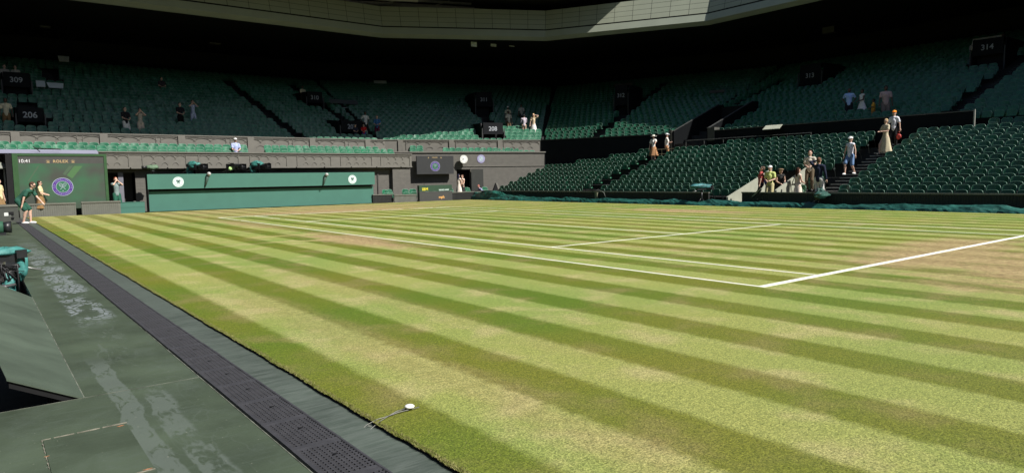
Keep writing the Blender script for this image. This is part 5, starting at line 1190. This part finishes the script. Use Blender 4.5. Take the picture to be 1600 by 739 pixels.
    for hp_, kn, an in lg: body += [('cap', hp_, .088*f_, kn, .055), ('cap', kn+Vector((0, .008, -.03)), .056, kn.lerp(an, .45)+Vector((0, .012, 0)), .052), ('cap', kn.lerp(an, .45), .048, an, .034), ('cap', an, .036, an+Vector((0, -.12, -.045)), .032)]
    S = bpy.data.objects.new('x', None)
    objs = [blob('body', body, sk, T, min(vox, .0125))]
    eye = MB()
    for q_ in (-1, 1): eye.ell(HC+hf*.087+hup*.012+hs*.030*q_, (.013, .008, .008), 8, 6)
    if glasses: 
        eye = MB(); eye.tube([HC+hs*.075+hup*.012, HC+hf*.096+hs*.05+hup*.012, HC+hf*.105+hup*.012, HC+hf*.096-hs*.05+hup*.012, HC-hs*.075+hup*.012], [.006, .018, .01, .018, .006], 8)
    objs.append(eye.build('sunglasses' if glasses else 'eyes', m_cblk, T, True))
    col, slv = top
    if top and bottom[0] != 'dress' or slv:
        m = cloth(col); pt = [('cap', P-up*.0, .14*f_, W_, .128*f_), ('cap', W_, .128*f_, C_, .145*f_), ('cap', sh[0]+Vector((.04, 0, 0)), .084, sh[1]-Vector((.04, 0, 0)), .084), ('cap', C_, .12*f_, SH, .095)]
        for sh_, el_, wr_ in arms:
            if slv == 'short': pt.append(('cap', sh_, .066*f_, sh_.lerp(el_, .62), .068))
            elif slv == 'long': pt += [('cap', sh_, .066*f_, el_, .054), ('cap', el_, .053, el_.lerp(wr_, .93), .042)]
        objs.append(blob('jacket' if slv == 'long' and sum(col) < .3 else 'shirt', pt, m, T, vox))
    kind, bc = bottom; mb_ = cloth(bc)
    if kind in ('trousers', 'shorts'):
        pt = [('cap', P+Vector((-.05, 0, 0)), .122*f_, P+Vector((.05, 0, 0)), .122*f_), ('cap', P, .132*f_, P+up*.07, .128*f_)]
        for hp_, kn, an in lg:
            if kind == 'trousers': pt += [('cap', hp_, .105*f_, kn, .075), ('cap', kn, .073, an+Vector((0, 0, .02)), .062)]
            else: pt += [('cap', hp_, .108*f_, hp_.lerp(kn, .88), .092)]
        objs.append(blob(kind, pt, mb_, T, vox))
    else:
        z1 = .12 if kind in ('dress', 'skirt') else .5; z1 = {'dress': .16, 'skirt': .40, 'short_dress': .55, 'long_skirt': .10}[kind]; n = 28; rg = []
        for j in range(9):
            t_ = j/8; z = (P.z+.12)*(1-t_)+z1*t_; r_ = (.125+.06*min(1, t_*4)+.17*t_**1.3)*f_; cy_ = P.y*(1-t_)+.01*t_
            if j == 0: r_ = .135*f_
            rg.append([((r_*(1+.07*t_*math.sin(7*a+2*t_))*math.cos(a)), cy_+r_*.8*(1+.07*t_*math.sin(7*a+2*t_))*math.sin(a)-lean*.001, z) for a in np.linspace(0, 2*math.pi, n, endpoint=False)])
        q = MB(); q.rings(rg, False); q.rings([[(x*.97, y*.97, z) for x, y, z in r_] for r_ in rg], False); objs.append(q.build('skirt', mb_, T, True))
    for hp_, kn, an in lg:
        q = MB(); q.ell(an+Vector((0, -.065, -.035)), (.05, .135, .045), 14, 8); q.build('shoe', cloth(shoes), T, True); objs.append(T.children[-1])
    if hair is not None:
        pt = [('ell', HC-hf*.018+hup*.022, (.086, .098, .108), (math.degrees(hd), 0, head_turn)), ('ell', HC-hf*.03-hup*.01, (.08, .075, .09))]
        if long_hair: pt += [('cap', HC-hf*.05, .075, SH-fw*.07+up*(-.06), .06), ('cap', HC-hf*.03+hs*.05, .035, SH+hs*.08-fw*.02, .03), ('cap', HC-hf*.03-hs*.05, .035, SH-hs*.08-fw*.02, .03)]
        objs.append(blob('hair', pt, cloth(hair), T, .014))
        # keep the face clear: hair sits behind the face plane
    if hat:
        hk, hc = hat; m = cloth(hc); q = MB()
        def ringp(r_, o_, fwd=0, n=20, sx=1): return [tuple(HC+hup*o_+hf*(fwd+math.cos(a)*r_*1.12)+hs*(math.sin(a)*r_*sx)) for a in np.linspace(0, 2*math.pi, n, endpoint=False)]
        if hk == 'cap':
            q.rings([ringp(.098, .035), ringp(.097, .07), ringp(.078, .11), ringp(.03, .135)]); q.build('cap', m, T, True); q = MB()
            q.add([tuple(HC+hup*.04+hf*(.10+.10*math.sin(a))+hs*math.cos(a)*.08) for a in np.linspace(0, math.pi, 9)]+[tuple(HC+hup*.052+hf*(.09+.10*math.sin(a))+hs*math.cos(a)*.08) for a in np.linspace(0, math.pi, 9)], [tuple(range(9)), tuple(range(17, 8, -1))]+[(i, i+1, i+10, i+9) for i in range(8)]); q.build('cap_peak', m, T)
        elif hk == 'beret': q.rings([ringp(.095, .04), ringp(.125, .07), ringp(.11, .105), ringp(.03, .12)]); q.build('beret', m, T, True)
        else: q.rings([ringp(.24, .018, 0, 24), ringp(.20, .03, 0, 24), ringp(.10, .04, 0, 24), ringp(.098, .09, 0, 24), ringp(.085, .125, 0, 24), ringp(.03, .135, 0, 24)]); q.build('brimmed_hat', m, T, True)
    T.scale = (s, s, s); T['_j'] = [float(v_) for v_ in (*arms[1][2], *HC, *SH)]
    return T
def pdone():
    for o in sc.objects:
        if '_j' in o: del o['_j']
def on_floor(u, v, z): p_ = at_z(z, u, v); return p_
CREAM = (.62,.56,.40); BROWN = (.20,.12,.055); KHAKI = (.13,.10,.065); WHT = (.72,.70,.66); NAVY = (.02,.025,.05)
def toward(p, q): return rot_of(((q[0]-p[0]), (q[1]-p[1])))
# bending man at the left end of the walkway
bp = at_z(GZ, 43, 350); man = person((bp[0], bp[1], GZ), R(62), 'man in dark green polo and shorts bending down at the end of the walkway', h=1.76, top=((.03,.10,.07), 'short'), bottom=('shorts', (.02,.08,.055)), hair=(.08,.045,.03), skin=1, lean=46, nod=-6, pelvis=(0, .22, .86), feet=((-.11, .08, .08), (.11, -.06, .08)), hand_pos=((-.30, .02, .62), (.14, -.50, .74)), shoes=(.75,.75,.75), glasses=True)
# attendants by the scoreboard
def at_feet(u, v, y): p_ = at_y(y, u, v); return p_
p_ = at_y(33.55 if False else 32.8, 64, 316); person((p_[0], 32.82, .0), R(75), 'woman in cream blouse and brown skirt with sunglasses in front of the scoreboard', 'front', 1.55, ((.66,.56,.33), 'short'), ('skirt', (.24,.14,.06)), hair=(.05,.025,.015), female=True, glasses=True, skin=1, long_hair=False)
p_ = at_y(31.6, 1, 316); person((p_[0]-.02, 31.9, .0), R(60), 'person in cream shirt and brown shorts half cut off by the left edge', 'down', 1.66, ((.66,.56,.33), 'short'), ('shorts', (.24,.15,.07)), hair=(.10,.03,.02), skin=1)
p_ = at_y(33.4, 182, 300); person((p_[0], 33.4, .0), R(10), 'young man in grey shirt and green shorts shading his eyes with both hands', hands='head', h=1.68, top=((.20,.26,.26), 'short'), bottom=('shorts', (.02,.09,.06)), hair=(.22,.06,.03), skin=1, hand_pos=((-.06, -.17, 1.58), (.06, -.17, 1.58)))
# two women embracing in the far corner
p_ = at_y(33.45, 717, 290); person((p_[0], 33.45, .0), R(100), 'woman in long white dress embracing another by the dark doorway', 'front', 1.62, ((.75,.66,.58), 'none'), ('dress', (.76,.68,.60)), hair=(.02,.02,.04), female=True, skin=1, long_hair=True)
p_ = at_y(33.6, 723, 290); person((p_[0], 33.62, .0), R(-80), 'woman with auburn hair and dark skirt embraced beside the dark doorway', 'front', 1.58, ((.75,.60,.50), 'none'), ('dress', (.03,.03,.03)), hair=(.08,.035,.02), female=True, skin=1)
p_ = at_y(33.6, 757, 290); person((p_[0], 33.7, -.15), R(-100), 'person in lilac shirt crouching by the green chairs near the corner', 'front', 1.6, ((.30,.30,.48), 'short'), ('trousers', (.08,.08,.14)), hair=(.35,.12,.10), skin=1, lean=45, legs='sit')
# lower right stand
def stand_on(x, u, v, z, *a, **k): p_ = at_x(x, u, v); return person((x, p_[1], z), *a, **k)
red = stand_on(20.3, 1189, 290, -.0, R(-150), 'man in red shirt looking up, wearing a blue backpack by the pale entrance wall', 'down', 1.66, ((.50,.10,.09), 'short'), ('trousers', (.03,.03,.04)), hair=(.12,.08,.06), skin=1, nod=-25)
T = thing('backpack', 'blue backpack on the back of the red shirted man', 'backpack', (red.location.x, red.location.y, 1.0), R(-150)); q = MB(); lump(q, (0, .22, .10), (.16, .11, .26), 77, .12); q.build('bag', mat('royal_blue_bag', (.03,.06,.42), .7, .2, 9), T, True); q = MB(); lump(q, (0, .32, .02), (.11, .05, .13), 78, .12); q.build('front_pocket', mat('royal_blue_bag2', (.05,.10,.50), .7, .2, 9), T, True)
stand_on(20.35, 1203, 290, -.0, R(-75), 'person in white cap and yellow green shirt in the court-side entrance', 'front', 1.66, ((.55,.62,.22), 'short'), ('shorts', (.50,.45,.25)), hair=(.25,.18,.12), skin=1, hat=('cap', (.75,.75,.75)))
stand_on(20.75, 1217, 290, -.0, R(-30), 'person in brown beret and black vest leaning on the entrance wall', 'front', 1.55, ((.03,.03,.03), 'none'), ('trousers', (.03,.03,.035)), hair=(.05,.03,.02), hat=('beret', (.20,.14,.09)), skin=1, lean=15)
stand_on(20.4, 1247, 290, -.05, R(60), 'woman with long dark wavy hair in a cream top seen from behind', 'front', 1.60, ((.70,.58,.50), 'none'), ('dress', (.72,.64,.54)), hair=(.05,.02,.012), long_hair=True, female=True, skin=1)
stand_on(21.1, 1265, 284, .56, R(-70), 'steward in beige shirt and dark trousers standing beside the near stair', 'front', 1.72, ((.55,.50,.42), 'short'), ('trousers', KHAKI), hair=(.12,.05,.04), skin=1)
stand_on(20.1, 1279, 290, .14, R(95), 'man in navy jacket and white trousers seen from behind at the stair foot', 'one_up', 1.80, (NAVY, 'long'), ('trousers', (.74,.73,.70)), hair=(.16,.08,.05), skin=1)
stand_on(23.5, 1328, 267, 1.22, R(-95), 'woman in white cap, white top and denim shorts walking down the near stair', 'down', 1.68, ((.72,.74,.82), 'none'), ('shorts', (.16,.26,.45)), hair=(.2,.12,.07), hat=('cap', (.78,.78,.78)), skin=1, legs='walk', shoes=(.72,.72,.72), female=True)
stand_on(25.9, 1383, 235, 2.10, R(-110), 'woman in long beige dress coming down the near stair, holding papers', 'book', 1.66, ((.55,.48,.34), 'short'), ('dress', (.56,.49,.34)), hair=(.42,.30,.16), skin=1, female=True, legs='walk')
stand_on(26.7, 1396, 222, 2.42, R(-80), 'woman in orange cap and white shirt with red bag behind the beige dress', 'down', 1.72, ((.72,.72,.78), 'short'), ('trousers', (.02,.02,.022)), hair=(.25,.14,.08), hat=('cap', (.95,.32,.04)), skin=1, female=True)
a_ = at_x(26.6, 1404, 212); T = thing('handbag', 'small red bag held beside the orange capped woman', 'bag', tuple(a_-np.array((0, 0, .15)))); q = MB(); lump(q, (0, 0, .1), (.06, .12, .13), 81, .1); q.build('bag', mat('red_leather', (.5,.05,.04), .5), T, True); q = MB(); q.tube([(0, -.06, .2), (0, -.03, .32), (0, .03, .32), (0, .06, .2)], .008, 6); q.build('strap', MATS['red_leather'], T, True)
stand_on(27.0, 1021, 237, RI*8, R(-60), 'steward in white hat, cream shirt and brown skirt at the far stair top', 'point', 1.65, (WHT, 'short'), ('skirt', (.42,.22,.11)), hair=(.03,.02,.02), hat=('brim', (.60,.58,.52)), skin=0, female=True)
stand_on(27.6, 1042, 236, RI*8+.02, R(40), 'steward in white cap with folded arms and brown trousers at the far stair', 'cross', 1.70, (WHT, 'short'), ('trousers', (.42,.22,.11)), hair=(.05,.03,.02), hat=('cap', (.72,.72,.75)), skin=0)
# people in the upper stand
def upper(u, v, rz_, label, hands='down', h=1.72, dk=0, dz=0, **k):
    P, i = bowl_at(u, v, .0); n = FAC[i][3]; o = n@P[:2]-FAC[i][4]; kk = max(0, int((o-.1)/TR)); zf = floor_z(kk)+dz
    P = at_z(zf, u, v) if abs(ray(u, v)[2]) > .02 else P; P = at_plane((n[0], n[1], 0), FAC[i][4]+.1+TR*kk+.28, u, v)
    return person((P[0], P[1], zf), rot_of(-n)+R(rz_), label, hands, h, vox=.022, **k)
upper(1326, 186, 20, 'man in light blue shirt standing among the upper right seats', 'hips', 1.75, top=((.42,.58,.95), 'short'), bottom=('trousers', (.02,.02,.025)), skin=2, fat=1.15)
upper(1346, 189, -30, 'woman in white dress standing beside the light blue shirted man', 'front', 1.62, top=((.85,.80,.78), 'none'), bottom=('short_dress', (.85,.80,.78)), skin=2, female=True, hair=(.02,.015,.015))
upper(1364, 190, -60, 'small child in orange and yellow beside the striped shirt', 'front', 1.25, top=((.75,.38,.06), 'short'), bottom=('shorts', (.6,.25,.05)), skin=2, hair=(.02,.015,.01))
upper(1383, 188, 30, 'large man in striped grey red shirt at the upper right parapet', 'down', 1.85, top=((.5,.36,.36), 'short'), bottom=('shorts', (.20,.16,.15)), skin=2, fat=1.2, hair=(.01,.01,.01))
upper(12, 207, 0, 'attendant in cream shirt and brown trousers left of entrance 206', 'down', 1.70, top=(CREAM, 'short'), bottom=('trousers', BROWN), skin=2, hair=(.01,.01,.01))
upper(198, 217, 20, 'person in black shirt raising a phone, left of the pair', 'front', 1.70, top=((.015,.015,.02), 'short'), bottom=('shorts', WHT), skin=1)
upper(221, 217, 0, 'person in beige top raising both hands to the face, right of the pair', 'phone', 1.66, top=((.50,.44,.36), 'short'), bottom=('shorts', (.6,.5,.4)), skin=1, female=True)
upper(283, 204, 10, 'person in black clothes standing mid-row beside the pale blue one', 'front', 1.70, top=((.015,.014,.016), 'short'), bottom=('trousers', (.012,.012,.012)), skin=1)
upper(303, 203, 0, 'person in pale blue outfit holding a phone up with both hands', 'phone', 1.68, top=((.42,.48,.66), 'short'), bottom=('trousers', (.42,.46,.62)), skin=1, female=True)
upper(254, 150, 0, 'person sitting alone high in the dark end seats', 'front', 1.70, legs='sit', top=((.05,.04,.05), 'short'), bottom=('shorts', (.12,.10,.10)), skin=1)
upper(474, 170, 10, 'steward in cream shirt left of entrance 310', 'front', 1.70, top=(CREAM, 'short'), bottom=('trousers', (.06,.045,.03)), skin=2, hair=(.01,.01,.01))
upper(572, 214, 0, 'attendant in white shirt beside entrance 207', 'hips', 1.70, top=(WHT, 'short'), bottom=('trousers', (.03,.03,.03)), skin=2, hair=(.01,.01,.01))
upper(569, 221, -30, 'person in red top with union flag cloth in front of entrance 207', 'front', 1.25, top=((.55,.03,.03), 'short'), bottom=('shorts', (.03,.04,.25)), skin=1)
upper(556, 221, 0, 'seated dark clothed person left of the red top', 'front', 1.2, top=((.03,.03,.05), 'short'), bottom=('trousers', (.03,.03,.05)), skin=1)
upper(590, 217, -20, 'person in blue patterned shirt and maroon trousers right of entrance 207', 'front', 1.66, top=((.05,.16,.35), 'short'), bottom=('trousers', (.12,.02,.05)), skin=1)
upper(795, 211, 10, 'attendant in cream shirt and brown trousers right of entrance 208', 'down', 1.72, top=((.6,.55,.45), 'short'), bottom=('trousers', (.10,.065,.04)), skin=2, hair=(.01,.01,.01))
upper(794, 200, 0, 'attendant in white cap partly hidden behind another by entrance 208', 'down', 1.66, top=(CREAM, 'short'), bottom=('trousers', BROWN), skin=2, hat=('cap', (.6,.6,.6)))
upper(815, 198, 0, 'dark haired person in pale shirt standing behind two others', 'down', 1.66, top=((.45,.42,.38), 'short'), bottom=('trousers', (.03,.03,.03)), skin=2, hair=(.01,.01,.01))
upper(819, 213, 170, 'person in lilac shirt seen from behind among the sunlit seats', 'front', 1.66, top=((.52,.46,.52), 'long'), bottom=('shorts', (.52,.38,.28)), skin=1, hair=(.02,.02,.02))
upper(834, 213, -20, 'woman with long blonde hair, beige top and long white skirt', 'one_up', 1.74, top=((.62,.50,.34), 'short'), bottom=('long_skirt', (.75,.74,.72)), skin=1, hair=(.55,.38,.16), long_hair=True, female=True)
upper(10, 148, 10, 'person in beige shirt standing by entrance 309, left of the pair', 'front', 1.72, top=((.5,.46,.4), 'short'), bottom=('trousers', (.08,.06,.05)), skin=1)
upper(27, 150, -20, 'person in pale shirt and trousers standing in front of entrance 309', 'front', 1.72, top=((.55,.5,.42), 'long'), bottom=('trousers', (.5,.46,.4)), skin=1)
upper(1521, 108, 20, 'steward in cream shirt left of the white-ledged entrance at upper right', 'front', 1.70, top=((.5,.47,.42), 'short'), bottom=('trousers', (.10,.06,.04)), skin=2, hair=(.01,.01,.01))
upper(1566, 98, -20, 'steward in cream shirt right of the white-ledged entrance at upper right', 'front', 1.70, top=((.5,.47,.42), 'short'), bottom=('trousers', (.05,.04,.03)), skin=2, hair=(.01,.01,.01))
# seated man on the balcony
p_ = at_y(35.2, 369, 232); person((p_[0], 35.25, 2.49), 0, 'man in light blue shirt and white cap sitting on the balcony', 'front', 1.70, ((.38,.44,.68), 'short'), ('trousers', (.10,.10,.14)), hair=(.2,.15,.1), hat=('cap', (.7,.7,.68)), skin=1, legs='sit')
pdone()
